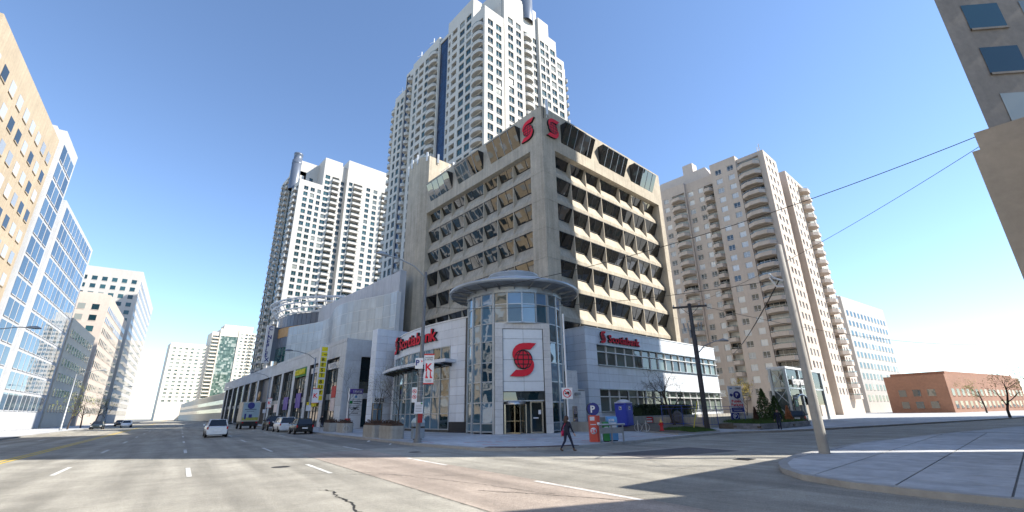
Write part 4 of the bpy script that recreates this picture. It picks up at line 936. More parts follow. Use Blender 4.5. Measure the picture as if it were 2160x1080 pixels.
for px_, lab in ((.9,'black board with green letter P on the left pavilion post'),(8.4,'black board with green letter P further right on the pavilion')):
    g = thing('parking_board', lab, 'sign', (70+px_,21.6,1.3), 0, 'green parking boards'); obj('board', MB().box(-.85,.85,0,.08,0,2.2), 'black', g); obj('green_square', MB().box(-.42,.42,-.03,0,.75,1.6), mat('sign_green',(.02,.35,.1),.5), g)
    letters('P', .8, .02, ['white_paint','white_paint'], g, (-.24,-.045,.88), bold=.03); letters('EMPRESS WALK', .2, .02, ['white_paint','white_paint'], g, (-.6,-.02,1.78), bold=.01, width=1.2); obj('panel', MB().box(-.8,.8,.01,.07,-1.1,-.05), 'white_paint', g)
# ---------------------------------------------------------------- raised ground in front of the annex
LOT = [(32.7,18.2),(38.8,18.0),(43,20.8),(46,22.2),(69,22.6),(69,28.3),(35.9,28.3),(35.9,23.2)]
def lot_z(x, y):
    d = 9.
    for a, b in zip(LOT, LOT[1:]+LOT[:1]):
        if a[1] > 28 and b[1] > 28: continue
        a, b = Vector(a), Vector(b); t = max(0, min(1, (Vector((x,y))-a).dot(b-a)/(b-a).length_squared)); d = min(d, (Vector((x,y))-a.lerp(b,t)).length)
    return .158+min(1, d/2.2)*min(1, max(0, (y-18)/7))*.42
lm = MB(); x = 32.5
while x < 69:
    y = 18.
    while y < 28.3:
        c_ = clip(LOT, x, x+.8, y, y+.8)
        if c_: lm.face([(px_,py_,lot_z(px_,py_)) for px_, py_ in c_])
        y += .8
    x += .8
struct('lawn', lm, 'earth')
struct('kerb', MB().tube([(32.6,18.1,.17),(35.6,23,.2)], .1, 4).tube([(32.6,18.1,.17),(38.8,17.9,.17),(43,20.7,.2)], .1, 4), 'kerb')
def blades(n, region, h, wd, zf):
    mb = MB()
    for i in range(n):
        x, y = region(); z = zf(x, y); a = random.uniform(0,6.3); hh = h*random.uniform(.5,1.2); c, s_ = math.cos(a)*wd, math.sin(a)*wd; tx, ty = random.uniform(-.5,.5)*hh, random.uniform(-.5,.5)*hh
        mb.face([(x-c,y-s_,z),(x+c,y+s_,z),(x+tx,y+ty,z+hh)])
    return mb
random.seed(5)
def reg():
    while True:
        x, y = random.uniform(34.5,43.5), random.uniform(18.1,22.3)
        if y < 18.3+(x-38.5)*.55 and x > 38.5 or (y > 18.5+abs(x-39)*.25 and x > 36): pass
        if y > 17.95+max(0,(x-38.6)*.62) and y < 21.8 and x > 36.2+(y-18)*.1: return x, y
tag(one('grass', blades(9000, reg, .13, .018, lot_z), 'grass', 'short green grass on the bank around the tree and utility pole', 'grass'), kind='stuff')
rw = one('retaining_wall', MB().box(36.0,69,28.0,28.4,.1,1.32).box(69,69.4,22.4,28.4,0,1.3).box(45,69,28.4,30,.1,1.25), 'concrete_grey', 'long concrete retaining wall below the annex windows', 'wall')
one('retaining_wall', MB().box(33.7,35.9,27.0,27.6,.1,.98).box(33.7,34.0,27.6,29.3,.1,.98), 'concrete_grey', 'short low concrete wall right of the cash machine wall', 'wall')
one('retaining_wall', MB().box(45.5,46,22.2,27.9,.05,1.15).box(46,56,21.9,22.3,.05,1.15), mat('lit_conc',(.5,.46,.38),.9,var=.1,streak=.1), 'concrete wall in sunlit tone behind the utility pole and blue fence', 'wall')  # sunlight on this stretch is put into the paler, warmer concrete colour
# ---------------------------------------------------------------- vegetation
def clump(n, fn, sz, rng):
    mb = MB()
    for i in range(n):
        p = Vector(fn()); d = Vector((rng.gauss(0,1),rng.gauss(0,1),rng.gauss(0,1))).normalized(); e = d.orthogonal().normalized()*sz*rng.uniform(.5,1.1); f = d.cross(e).normalized()*sz*rng.uniform(.25,.6)
        mb.face([p-e, p+f, p+e, p-f])
    return mb
rng = random.Random(3)
hx = lambda: (rng.uniform(44.6,56.2), rng.uniform(28.5,29.9), rng.uniform(1.25,2.35)+.18*math.sin(rng.random()*9))
hg = thing('hedge', 'dark evergreen hedge above the retaining wall under the annex windows', 'hedge', (50,29.2,1.25)); obj('foliage', clump(7000, lambda: Vector(hx())-Vector((50,29.2,1.25)), .14, rng), 'leaf_dark', hg); obj('stems', MB().box(-5.4,5.6,-.5,.5,0,.85), 'leaf_dark', hg)
def branchy(seed, h, r0, spread, levels, lean=(0,0), first=.3, kids=(3,4), up=.25, n0=6):
    """bare tree: trunk and limbs as tapering tubes; returns wood mesh and twig tips"""
    g = random.Random(seed); mb = MB(); tips = []
    def grow(p, d, L_, r, lv):
        seg = 4 if lv < 2 else 3; pts = [p]; rr = [r]; q = p.copy(); dd = d.copy()
        for i in range(seg):
            dd = (dd+Vector((g.gauss(0,.12),g.gauss(0,.12),g.gauss(0,.08)+up*.12))).normalized(); q = q+dd*L_/seg; pts.append(q.copy()); rr.append(r*(1-.55*(i+1)/seg))
        mb.tube(pts, rr, max(3, n0-lv), 0, cap=lv == 0)
        if lv >= levels: tips.append(pts[-1]); return
        k = g.randint(*kids)+(1 if lv == 0 else 0)
        for i in range(k):
            t = first+(1-first)*(i+g.random())/k if lv == 0 else .25+.75*(i+g.random())/k
            t = min(t, .99); j = min(int(t*seg), seg-1); b = pts[j].lerp(pts[j+1], t*seg-j)
            a = g.uniform(0,6.28); o = dd.orthogonal().normalized(); o = (o*math.cos(a)+dd.cross(o)*math.sin(a))
            nd_ = (dd*g.uniform(.5,.9)+o*g.uniform(.5,1.)*spread+Vector((0,0,up*g.random()))).normalized()
            grow(b, nd_, L_*g.uniform(.5,.72), max(.006, r*(1-.55*t)*.55), lv+1)
        tips.append(pts[-1])
    grow(Vector((0,0,0)), Vector((lean[0],lean[1],1)).normalized(), h, r0, 0); return mb, tips
def bare_tree(label, loc, seed, h, r0, spread, levels, buds=None, **k):
    t = thing('bare_tree', label, 'tree', loc, 0, 'bare street trees'); mb, tips = branchy(seed, h, r0, spread, levels, **k); obj('trunk', mb, 'bark', t)
    if buds:
        g = random.Random(seed); obj('crown', clump(buds[0], lambda: g.choice(tips)+Vector((g.gauss(0,.15),g.gauss(0,.15),g.gauss(0,.15))), buds[1], g), buds[2], t)
    return t
bare_tree('spreading bare dark tree in front of the annex', (42.3,23.7,.35), 21, 3.4, .17, 1.25, 4, lean=(-.12,.12), first=.4, kids=(4,5), up=.16, n0=8)
bare_tree('young bare tree left of the numbered doorway', (25.9,52.4,.15), 4, 4.6, .07, .75, 3, lean=(0,0), first=.35, kids=(4,5), buds=(250,.05,'bud'))
bare_tree('young bare tree in front of the curved bank wing', (23.9,43.6,.15), 9, 4.3, .07, .75, 3, lean=(0,0), first=.35, kids=(4,5), buds=(250,.05,'bud'))
bare_tree('young bare tree before the mall corner pier', (23.2,54.5,.15), 14, 4.4, .06, .7, 3, lean=(0,0), first=.35, kids=(4,5), buds=(200,.05,'bud'))
bare_tree('yellow budding tree behind the annex right end', (72.4,29.5,.3), 33, 3.4, .1, .8, 4, first=.3, kids=(3,4), buds=(900,.1,mat('bud_yellow',(.42,.33,.05),.8,var=.3,scale=5)))
bare_tree('thin bare sapling beside the public parking board', (57.5,22.9,.5), 41, 2.4, .06, .8, 3, kids=(3,4))
for i, (x, y, s_) in enumerate(((96,3,7),(120,-1,8),(150,8,8),(62,9.6+3.5,0))):
    if s_: bare_tree(['bare street tree on the far right pavement','taller bare street tree further along the right pavement','bare tree before the brick town houses'][i], (x,y,.15), 50+i, s_*.6, .18, 1., 4, kids=(3,4), buds=(500,.12,'bud'))
for i, t_ in enumerate((118,132,150,170)): x, y = av(t_,-16.5); bare_tree('bare street tree on the far left pavement, %s from the front' % ['first','second','third','fourth'][i], (x,y,.15), 70+i, 4.6, .14, 1., 3, kids=(4,5), buds=(300,.12,'bud'))
def fir(label, loc, h, r, seed, m='leaf_fir'):
    g = random.Random(seed); t = thing('fir_shrub', label, 'shrub', loc, 0, 'shrubs in the stone planter')
    def f(): z = g.random()**1.3; a = g.uniform(0,6.28); q = r*(1-z)**.8*g.uniform(.55,1.05)*(1+.2*math.sin(a*3+seed)); return (q*math.cos(a), q*math.sin(a), h*.12+z*h*.88)
    obj('foliage', clump(1700, f, .12, g), m, t); obj('trunk', MB().tube([(0,0,0),(0,0,h*.8)], [.07,.02], 5), 'bark', t)
fir('taller green conifer in the stone planter', (50.6,18.4,.5), 3.3, .95, 1); fir('shorter green conifer right of the taller one', (52.6,18.0,.5), 2.6, .85, 2); fir('slim brown shrub left of the conifers in the stone planter', (48.6,18.6,.5), 1.5, .25, 3, 'twig_brown'); fir('orange dried shrub right of the conifers', (52.3,16.9,.5), 1.6, .35, 4, mat('dry_orange',(.45,.2,.1),.8,var=.3,scale=6))
# stone block planter by the driveway
pw = thing('stone_planter', 'low grey block planter wall with grass beside the driveway', 'planter', (43.2,16.3,.1))
PWL = [(44.2,19.0),(43.2,16.3),(46.5,15.9),(50,15.8),(54.5,15.7)]
obj('core', MB().prism([(p[0]-43.2+.12,p[1]-16.3+.12) for p in PWL]+[(11.3,4.0),(1.3,4.2)], 0, .5), 'earth', pw)
for row in range(3):
    for a, b in zip(PWL[:-1], PWL[1:]):
        a, b = Vector(a), Vector(b); d = (b-a).normalized(); L_ = (b-a).length; n = int(L_/.62); st_ = L_/n; rz = math.atan2(d.y,d.x)
        for i in range(n):
            o = .5*st_ if row % 2 else 0
            if i == n-1 and o: continue
            p = a+d*(i*st_+o)-Vector((43.2,16.3)); inst('block', boxmesh(round(st_-.015,2),.25,.17,mat('planter_block',(.25,.25,.26),.9,var=.15,scale=6,objvar=.2)), pw, (p.x,p.y,row*.18), rz+R(random.uniform(-1,1)))
def reg2(): return random.uniform(44.2,54.8), random.uniform(16.2,20)
tag(one('grass', blades(7000, reg2, .3, .02, lambda x, y: .58+max(0,(y-16))*.03), 'grass', 'long green grass growing in the stone block planter', 'grass'), kind='stuff')
# ---------------------------------------------------------------- street furniture
def lathe_mb(*a, **k): return MB().lathe(*a, **k)
lp = thing('street_lamp', 'tall grey street lamp with banner and parking signs in front of the curved wing', 'street lamp', (16.3,27.2,.15), 0, 'street lamps')
obj('pole', lathe_mb([(.26,0),(.26,.06),(.17,.32),(.15,.5),(.14,4),(.1,11.4),(.0,11.45)], 10), mat('pole_grey',(.2,.2,.2),.6,.2,var=.2,scale=3,streak=.25), lp)
def arm(p0, L_, rise, mz): return MB().tube([(0,0,mz),(-L_*.3,.1,mz+rise*.62),(-L_*.75,.25,mz+rise*.97),(-L_,.35,mz+rise)], .045, 6)
obj('arm', arm(0,3.0,1.15,11.0), 'grey_metal', lp); hdm = lambda: MB().tube([(.25,0,0),(0,0,.03),(-.4,0,.04),(-.75,0,-.02)], [.07,.13,.16,.06], 8)
obj('lamp_head', hdm(), 'grey_metal', lp, (-3.0,.35,12.15))
bn = obj('banner', MB().box(.18,.85,-.02,.02,3.65,5.55), 'white_paint', lp, (0,0,0), R(-38)); obj('banner_hem', MB().box(.17,.86,-.026,.026,5.5,5.6).box(.17,.86,-.026,.026,3.6,3.68), 'red_paint', bn)
bk_ = letters('K', .72, .01, ['red_sign','red_sign'], bn, (.3,-.03,4.45), bold=.02); letters('DAZZLING', .13, .006, ['print_dark','print_dark'], bn, (.26,-.027,5.3), bold=.005, width=.5); letters('& ARTFUL', .13, .006, ['print_dark','print_dark'], bn, (.26,-.027,5.16), bold=.005, width=.5)
obj('boot', MB().extr([(.36,-.028,4.42),(.42,-.028,4.42),(.4,-.028,4.15),(.52,-.028,3.98),(.3,-.028,3.98)],(0,.004,0)).extr([(.6,-.028,4.42),(.67,-.028,4.42),(.68,-.028,4.15),(.8,-.028,3.98),(.6,-.028,3.98)],(0,.004,0)), 'red_sign', bn)
obj('fine_print', MB().box(.3,.73,-.027,-.022,3.86,3.88).box(.3,.73,-.027,-.022,3.8,3.82).box(.34,.7,-.027,-.022,3.74,3.76), 'print_dark', bn)
obj('banner_bracket', MB().tube([(0,0,5.58),(.9,0,5.58)], .02, 5).tube([(0,0,3.6),(.9,0,3.6)], .02, 5).tube([(0,0,4.1),(.15,0,4.25),(.2,0,4.6)],.04,5).tube([(0,0,4.1),(-.2,0,4.25),(-.3,0,4.55)],.04,5), 'black', bn)
def plate(parent, x, z, w_, h_, m, rz, nm='sign_plate', d=-.2): return obj(nm, MB().box(x-w_/2,x+w_/2,d-.01,d+.01,z,z+h_), m, parent, (0,0,0), rz)
pp = plate(lp, -.12, 4.6, .52, .7, 'white_paint', R(-38)); letters('P', .5, .01, ['navy','navy'], pp, (-.34,-.225,4.82), bold=.02); obj('arrow', MB().extr([(.02,-.222,5.0),(.12,-.222,5.08),(.02,-.222,5.16)],(0,.01,0)), 'red_sign', pp)
n1 = plate(lp, -.33, 2.45, .34, .95, 'white_paint', R(-38), d=-.12)
ring = lambda r, t: MB().lathe([(r-t,0),(r,0),(r,.012),(r-t,.012)], 20)
for z in (3.15,2.8): obj('ring', ring(.13,.03), 'red_sign', n1, (-.33,-.135,z), rx=R(90)); obj('bar', MB().box(-.12,.12,0,.01,-.015,.015), 'red_sign', n1, (-.33,-.14,z), ry=R(45)); obj('symbol', MB().box(-.05,.05,0,.006,-.04,.04), 'print_dark', n1, (-.33,-.136,z))
n2 = plate(lp, 0, 1.75, .55, .72, 'porta_white', R(-38), d=-.21)
for i in range(5): obj('fine_print', MB().box(-.2,.2,-.002,0,-.012,.012), 'print_dark', n2, (0,-.222,1.87+i*.1), rz=0)
obj('green_disc', ring(.06,.06), 'green_box', n2, (.18,-.222,2.38), rx=R(90)); plate(lp, .12, 1.2, .3, .55, 'red_brown', R(-38), d=-.2)
bnd = MB()
for i in range(7): z = 2.9+i*.28; bnd.lathe([(.155,z),(.17,z),(.17,z+.03),(.155,z+.03)], 10)
obj('strap', bnd, 'steel', lp)
def lamp2(loc, label, rz, ban=True, h=9.2):
    t = thing('street_lamp', label, 'street lamp', loc, rz, 'street lamps'); obj('pole', lathe_mb([(.22,0),(.2,.4),(.14,.5),(.08,h),(.0,h+.02)], 8), 'grey_metal', t)
    obj('arm', arm(0,3.2,1.0,h-.3), 'grey_metal', t); obj('lamp_head', hdm(), 'grey_metal', t, (-3.2,.35,h+.7))
    if ban:
        b = obj('banner', MB().box(.15,.95,-.02,.02,3.3,5.1), 'white_paint', t, rz=R(-25)); letters('K', .8, .01, ['red_sign','red_sign'], b, (.3,-.03,3.95), bold=.02); obj('banner_hem', MB().box(.14,.96,-.026,.026,5.05,5.14).box(.14,.96,-.026,.026,3.25,3.32), 'red_paint', b)
        obj('sign_plate', MB().box(-.5,.1,-.2,-.18,2.3,3.0), 'white_paint', t)
    return t
lamp2((21.9,64.0,.15), 'street lamp with K banner beside the tall yellow blade sign', 0)
lamp2((26.5,102,.15), 'street lamp by the truck before the white cinema blade sign', 0)
lamp2((33.8,160,.15), 'distant street lamp at the far end of the mall', 0, False)
for i, t_ in enumerate((60,110,165)): x, y = av(t_,-16.2); lamp2((x,y,.15), 'street lamp on the left pavement, %s from the front' % ['nearest','second','third'][i], R(180), False)
# concrete planters with brown shrubs
def planter(label, loc, rz, L_=2.5, seed=0):
    t = thing('planter', label, 'planter', loc, rz, 'concrete planters'); b = MB()
    b.prism([(-L_/2+.15,-.55),(L_/2-.15,-.55),(L_/2,-.4),(L_/2,.4),(L_/2-.15,.55),(-L_/2+.15,.55),(-L_/2,.4),(-L_/2,-.4)], 0, .92); b.prism([(-L_/2+.12,-.58),(L_/2-.12,-.58),(L_/2+.03,-.43),(L_/2+.03,.43),(L_/2-.12,.58),(-L_/2+.12,.58),(-L_/2-.03,.43),(-L_/2-.03,-.43)], .62, .68)
    obj('tub', b, 'concrete_grey', t); g = random.Random(seed)
    def f(): x = g.uniform(-L_/2+.1,L_/2-.1); return (x, g.uniform(-.45,.45), .9+g.random()**1.5*(.34+.1*math.sin(x*5+seed)))
    obj('shrub', clump(900, f, .08, g), 'twig_brown', t); obj('soil', MB().box(-L_/2+.1,L_/2-.1,-.45,.45,.9,1.05), 'twig_brown', t)
prz_ = R(82.8)
for lab, loc in (('nearest concrete planter with brown shrubs beside the litter bin',(17.65,33.3,.15)),('second concrete planter from the litter bin',(18.05,37.0,.15)),('third concrete planter, in front of the red newspaper box',(20.8,49.5,.15)),('farthest concrete planter, next to the parked black hatchback',(21.3,54.5,.15))): planter(lab, loc, prz_, 2.6, sum(map(ord,lab)) % 97)
bn_ = thing('litter_bin', 'grey blue litter bin with domed lid behind the lamp post', 'litter bin', (17.9,29.9,.15), R(-20))
obj('body', MB().prism([(-.36,-.4),(.36,-.4),(.42,-.3),(.42,.3),(.36,.4),(-.36,.4),(-.42,.3),(-.42,-.3)], .1, 1.15), mat('bin_grey',(.22,.27,.32),.5,var=.08), bn_); obj('band', MB().prism([(-.37,-.41),(.37,-.41),(.43,-.3),(.43,.3),(.37,.41),(-.37,.41),(-.43,.3),(-.43,-.3)], .78, .9), 'dark_metal', bn_)
obj('lid', MB().lathe([(.5,1.15),(.48,1.25),(.36,1.42),(.15,1.52),(.01,1.54)], 12), mat('lid_pale',(.4,.48,.5),.5), bn_); obj('foot', MB().box(-.25,.25,-.25,.25,0,.1), 'black', bn_)
# parking totem, newspaper boxes, leaning bench
tm = thing('parking_totem', 'orange parking totem topped by a round blue P sign', 'sign', (23.05,18.3,.15), R(-42))
obj('pillar', MB().box(-.24,.2,-.2,.2,0,1.5), 'orange_red', tm); obj('panel', MB().box(.2,.4,-.17,.2,0,1.48), mat('orange_dark',(.42,.05,.035),.5,var=.08), tm); ds = obj('disc', MB().lathe([(.01,-.2),(.36,-.2),(.36,.2),(.01,.2)], 28, smooth=False), 'navy', tm, (.05,0,1.86), rx=R(90)); obj('rim', MB().lathe([(.37,-.19),(.37,.19)], 28), 'black', ds)
letters('P', .56, .02, ['white_paint','white_paint'], tm, (-.12,-.225,1.66), bold=.03); obj('round_panel', MB().lathe([(.01,0),(.19,0),(.19,.02),(.01,.02)], 24), 'porta_white', tm, (-.02,-.2,.62), rx=R(90)); letters('24', .26, .02, ['red_sign','red_sign'], tm, (-.16,-.225,.53), bold=.02)
obj('notice', MB().box(-.2,.08,-.21,-.2,1.2,1.42).box(-.18,.15,-.21,-.2,.95,1.0).box(.22,.38,-.19,-.18,.95,1.1), 'porta_white', tm)
def newsbox(name, label, loc, rz, w_, d_, h_, m, txt=None):
    t = thing(name, label, 'newspaper box', loc, rz, 'newspaper boxes'); obj('body', MB().extr([(-w_/2,-d_/2,.06),(-w_/2,d_/2,.06),(-w_/2,d_/2,h_),(-w_/2,-d_/2+.1,h_-.04),(-w_/2,-d_/2,h_-.2)], (w_,0,0)), m, t)
    obj('base', MB().box(-w_/2+.04,w_/2-.04,-d_/2+.04,d_/2-.04,0,.06), 'black', t); obj('window', MB().box(-w_/2+.07,w_/2-.07,-d_/2-.012,-d_/2,h_*.52,h_*.75), 'porta_white', t)
    if txt: letters(txt, .2, .01, ['white_paint','white_paint'], t, (-w_/2+.08,-d_/2-.02,h_*.8), bold=.02)
    return t
newsbox('newspaper_box', 'green newspaper box between the orange totem and the blue box', (23.55,17.75,.15), R(-42), .36, .4, 1.12, 'green_box')
newsbox('newspaper_box', 'tall light blue newspaper box behind the leaning rail', (24.3,17.85,.15), R(-42), .62, .5, 1.42, 'blue_box', 'JOB')
newsbox('newspaper_box', 'red newspaper box beside the mall directory sign', (23.6,55.6,.15), R(-30), .6, .5, 1.35, 'red_paint')
lb = thing('leaning_bench', 'grey metal leaning bench with perforated panels before the newspaper boxes', 'bench', (22.4,17.35,.15), R(-24))
for x in (.05,.8,1.55): obj('leg', MB().box(x-.035,x+.035,-.03,.03,0,.95).box(x-.1,x+.1,-.08,.08,0,.03), 'grey_metal', lb)
obj('rail', MB().tube([(-.05,-.03,.98),(1.68,-.03,.98)], .055, 8), 'steel', lb); 
for x in (.1,.85): obj('panel', MB().box(x,x+.66,-.02,.02,.5,.82), 'grey_metal', lb)
nt_ = thing('road_sign', 'white no trucks road sign on a pale pole right of the rotunda', 'road sign', (24.6,21.6,.15), R(-42)); obj('pole', MB().tube([(0,0,0),(0,0,8.5)], .06, 8), 'alu_white', nt_)
obj('plate', MB().box(-.37,.37,-.1,-.08,2.55,3.3), 'white_paint', nt_); obj('ring', ring(.29,.05), 'red_sign', nt_, (0,-.105,2.93), rx=R(90)); obj('bar', MB().box(-.27,.27,0,.012,-.025,.025), 'red_sign', nt_, (0,-.122,2.93), ry=R(45)); obj('truck_symbol', MB().box(-.02,.16,-.106,-.1,2.86,3.04).box(-.17,-.03,-.106,-.1,2.86,2.95), 'black', nt_)
# portable toilet
pt = thing('portable_toilet', 'blue portable toilet with white roof in front of the annex', 'portable toilet', (37.9,26.3,.5), R(-88))
obj('body', MB().box(-.58,.58,-.58,.58,.06,2.05), 'porta_blue', pt); obj('base', MB().box(-.6,.6,-.6,.6,0,.1), 'navy', pt); obj('roof', MB().box(-.6,.6,-.6,.6,2.05,2.14).lathe([(.82,2.14),(.62,2.28),(.3,2.38),(.01,2.4)], 4, smooth=False), 'porta_white', pt) 
for rz in (0,R(90),R(-90)):
    f = obj('door' if rz == 0 else 'panel', MB().box(-.48,.48,-.61,-.58,.15,1.98), 'porta_blue', pt, rz=rz)
    for z0, z1 in ((.3,.85),(.95,1.3)): obj('rib', MB().box(-.36,.36,-.64,-.61,z0,z1), 'porta_blue', f)
    obj('vent', MB().box(-.45,.45,-.625,-.6,1.9,1.97), 'navy', f); obj('sticker', MB().box(-.12,.16,-.625,-.61,1.45,1.75), 'porta_white', f); obj('sticker_print', MB().box(-.07,.0,-.63,-.62,1.5,1.7).box(.04,.12,-.63,-.62,1.5,1.6), 'black', f)
obj('vent_pipe', MB().tube([(.35,.35,2.2),(.35,.35,3.1)], .06, 8), 'black', pt)
# hydrant
hy = thing('fire_hydrant', 'red fire hydrant with yellow bonnet on the bank', 'hydrant', (36.0,21.4,.27)); obj('barrel', lathe_mb([(.2,0),(.2,.05),(.13,.06),(.12,.55),(.16,.58),(.16,.64)], 12), 'red_paint', hy); obj('bonnet', lathe_mb([(.16,.64),(.13,.76),(.05,.83),(.04,.9),(.01,.9)], 12), mat('brass',(.55,.4,.12),.5), hy)
for a in (0,120,240): obj('nozzle', MB().tube([(0,0,.48),(.22,0,.48)], .065, 8), 'red_paint', hy, rz=R(a))
def rack(label, loc): return one('bike_rack', MB().tube([(0,0,0),(0,0,.95)], .035, 6).tube([(0,0,.72)]+[(.3*math.sin(R(a)),.0,.42+.3*math.cos(R(a))) for a in range(0,361,30)], .02, 5), 'steel', label, 'bike rack', loc, R(-42), 'bike racks')
rack('post and ring bike rack in front of the portable toilet', (33.6,22.1,.15)); rack('post and ring bike rack left of the hydrant', (34.3,21.8,.15)); rack('bike rack beside the third concrete planter', (20.2,47.6,.15)); rack('bike rack beside the farthest concrete planter', (20.9,56.8,.15))
def rock(label, loc, s_, seed):
    g = random.Random(seed); bm = bmesh.new(); bmesh.ops.create_icosphere(bm, subdivisions=3, radius=1); off = [(Vector((g.uniform(-1,1),g.uniform(-1,1),g.uniform(-1,1))).normalized(), g.uniform(.55,.95)) for i in range(14)]
    for v in bm.verts:
        for d, lim in off:
            k = v.co.dot(d)
            if k > lim: v.co -= d*(k-lim)*.9
        v.co += Vector((g.gauss(0,.015),g.gauss(0,.015),g.gauss(0,.015))); v.co = Vector((v.co.x*s_[0],v.co.y*s_[1],v.co.z*s_[2]))
    me = bpy.data.meshes.new('boulder'); bm.to_mesh(me); bm.free(); me.materials.append(MATS['boulder_rock']); tag(inst('boulder', me, None, loc), label, 'boulder', 'boulders')
rock('lower brown boulder behind the bare tree', (44.3,24.6,.75), (.85,.75,.75), 1); rock('upper dark boulder behind the bare tree', (45.6,25.2,1.15), (.75,.7,.7), 6)
# blue temporary fence, warning boards
def fence(label, p0, p1, n, h=1.9):
    p0, p1 = Vector(p0), Vector(p1); d = p1-p0; t = thing('temporary_fence', label, 'fence', p0, math.atan2(d.y,d.x), 'blue temporary fences'); L_ = math.hypot(d.x,d.y); fb = mat('fence_blue',(.05,.09,.36),.5)
    for i in range(n+1): x = L_*i/n; obj('post', MB().tube([(x,0,0),(x,0,h)], .035, 6), fb, t)
    for z in (h*.98,h*.84,h*.12): obj('rail', MB().tube([(0,0,z),(L_,0,z)], .02, 5), fb, t)
    w_ = MB(); k = int(L_/.3)
    for i in range(k): x = L_*(i+.5)/k; w_.box(x-.004,x+.004,-.004,.004,h*.12,h*.84)
    obj('mesh', w_, fb, t)
fence('blue temporary fence in front of the boulders', (41.2,24.3,.4), (45.0,22.2,.25), 2); fence('blue temporary fence right of the utility pole', (45.0,22.1,.25), (48.6,19.6,.2), 3)
for lab, loc, w_ in (('small red and white warning board on the retaining wall',(44.6,27.9,.62),1.0),('larger red and white warning board by the bare tree',(47.6,26.4,.5),1.9)):
    t = thing('warning_board', lab, 'sign', loc, R(-20), 'warning boards'); obj('board', MB().box(-w_/2,w_/2,0,.03,0,.6), 'red_paint', t); obj('lettering', MB().box(-w_/2*.7,w_/2*.7,-.01,0,.36,.46).box(-w_/2*.8,w_/2*.8,-.01,0,.06,.24), 'porta_white', t)
one('guy_guard', MB().tube([(0,0,0),(.6,-.4,2.4)], .035, 6), 'yellow', 'yellow guard on the guy wire beside the utility pole', 'guy guard', (40.6,21.0,.2))
# public parking boards
pk = thing('parking_board', 'tall white public parking board with blue P disc', 'sign', (57.8,24.0,.3), R(-40)); obj('board', MB().box(-.85,.85,0,.12,1.15,4.2), 'white_paint', pk); obj('post', MB().box(-.6,-.48,.03,.1,0,1.15).box(.48,.6,.03,.1,0,1.15), 'grey_metal', pk)
obj('disc', MB().lathe([(.01,0),(.44,0),(.44,.03),(.01,.03)], 28), 'navy', pk, (.15,0,3.15), rx=R(90)); letters('P', .62, .02, ['white_paint','white_paint'], pk, (0,-.045,2.93), bold=.03); obj('arrow', MB().extr([(-.75,-.03,3.15),(-.5,-.03,3.4),(-.5,-.03,3.25),(-.36,-.03,3.25),(-.36,-.03,3.05),(-.5,-.03,3.05),(-.5,-.03,2.9)],(0,.03,0)), 'navy', pk)
letters('Public', .42, .02, ['red_sign','red_sign'], pk, (-.6,-.02,2.3), bold=.02, width=1.15); letters('Parking', .42, .02, ['red_sign','red_sign'], pk, (-.7,-.02,1.9), bold=.02, width=1.4); lw = obj('footer', MB().box(-.75,.75,-.02,0,1.22,1.72), 'navy', pk); letters('CBRE', .26, .02, ['print_dark','print_dark'], pk, (.05,-.02,3.82), bold=.015)
obj('fine_print', MB().box(-.6,.6,-.03,-.02,1.54,1.58).box(-.5,.5,-.03,-.02,1.38,1.42), 'white_paint', lw); obj('logo', MB().box(-.6,-.3,-.01,0,3.86,4.0), 'blue_box', pk)
ps2 = thing('parking_board', 'small blue P board on the sunlit-toned concrete wall below the tall parking board', 'sign', (51.2,21.6,.2), R(-40)); obj('board', MB().box(-.4,.4,0,.06,0,1.3), 'navy', ps2); letters('P', .5, .02, ['white_paint','white_paint'], ps2, (-.16,-.02,.75), bold=.02); obj('ring', ring(.3,.04), 'white_paint', ps2, (0,-.01,.95), rx=R(90)); obj('fine_print', MB().box(-.28,.28,-.02,0,.3,.36).box(-.28,.28,-.02,0,.15,.21), 'white_paint', ps2)
# mall directory sign, bollards
um = thing('directory_sign', 'tall white tenant directory sign before the mall corner', 'sign', (27.2,62,.15)); obj('board', MB().box(-.95,.95,0,.35,0,5.1), 'white_paint', um); obj('header', MB().box(-.93,.93,-.02,0,4.45,5.08), 'purple', um); letters('YAMAHA', .42, .02, ['white_paint','white_paint'], um, (-.5,-.03,4.6), bold=.02, width=1.3)
for z in (4.42,3.7,2.95,2.2,1.7): obj('joint', MB().box(-.93,.93,-.008,0,z-.015,z+.015), 'print_dark', um)
letters('UMC', .55, .02, ['black','black'], um, (-.6,-.02,2.38), bold=.03, width=1.2); letters('YAMAHA', .25, .02, ['print_dark','print_dark'], um, (-.5,-.02,1.85), bold=.01, width=1.0); obj('logo', MB().box(-.8,-.4,-.02,0,3.15,3.55), 'green_box', um); obj('fine_print', MB().box(-.3,.8,-.01,0,3.4,3.5).box(-.3,.5,-.01,0,3.15,3.25), 'print_dark', um); obj('logo', MB().lathe([(.01,0),(.18,0),(.18,.02),(.01,.02)],6), 'blue_box', um, (0,0,4.05), rx=R(90))
for i, u in enumerate((12.4,14.6,16.8)): x, y, z = mp(u,-1.2); one('bollard', lathe_mb([(.12,0),(.12,1.15),(.08,1.25),(.01,1.28)], 10), 'yellow', 'yellow steel bollard before the mall entrance, %s from the blade sign' % ['first','second','third'][i], 'bollard', (C0.x+x,C0.y+y,.15), 0, 'yellow bollards')
one('litter', MB().add([(0,0,0),(.25,.05,.02),(.2,.2,.06),(.02,.18,.01)],[(0,1,2,3)]), 'white_paint', 'white scrap of paper by the kerb', 'litter', (15.9,33.5,.02)); one('litter', MB().add([(0,0,0),(.2,.05,.03),(.15,.15,.05),(.02,.12,.01)],[(0,1,2,3)]), 'white_paint', 'smaller white scrap of paper nearer the corner', 'litter', (15.3,29.0,.02))
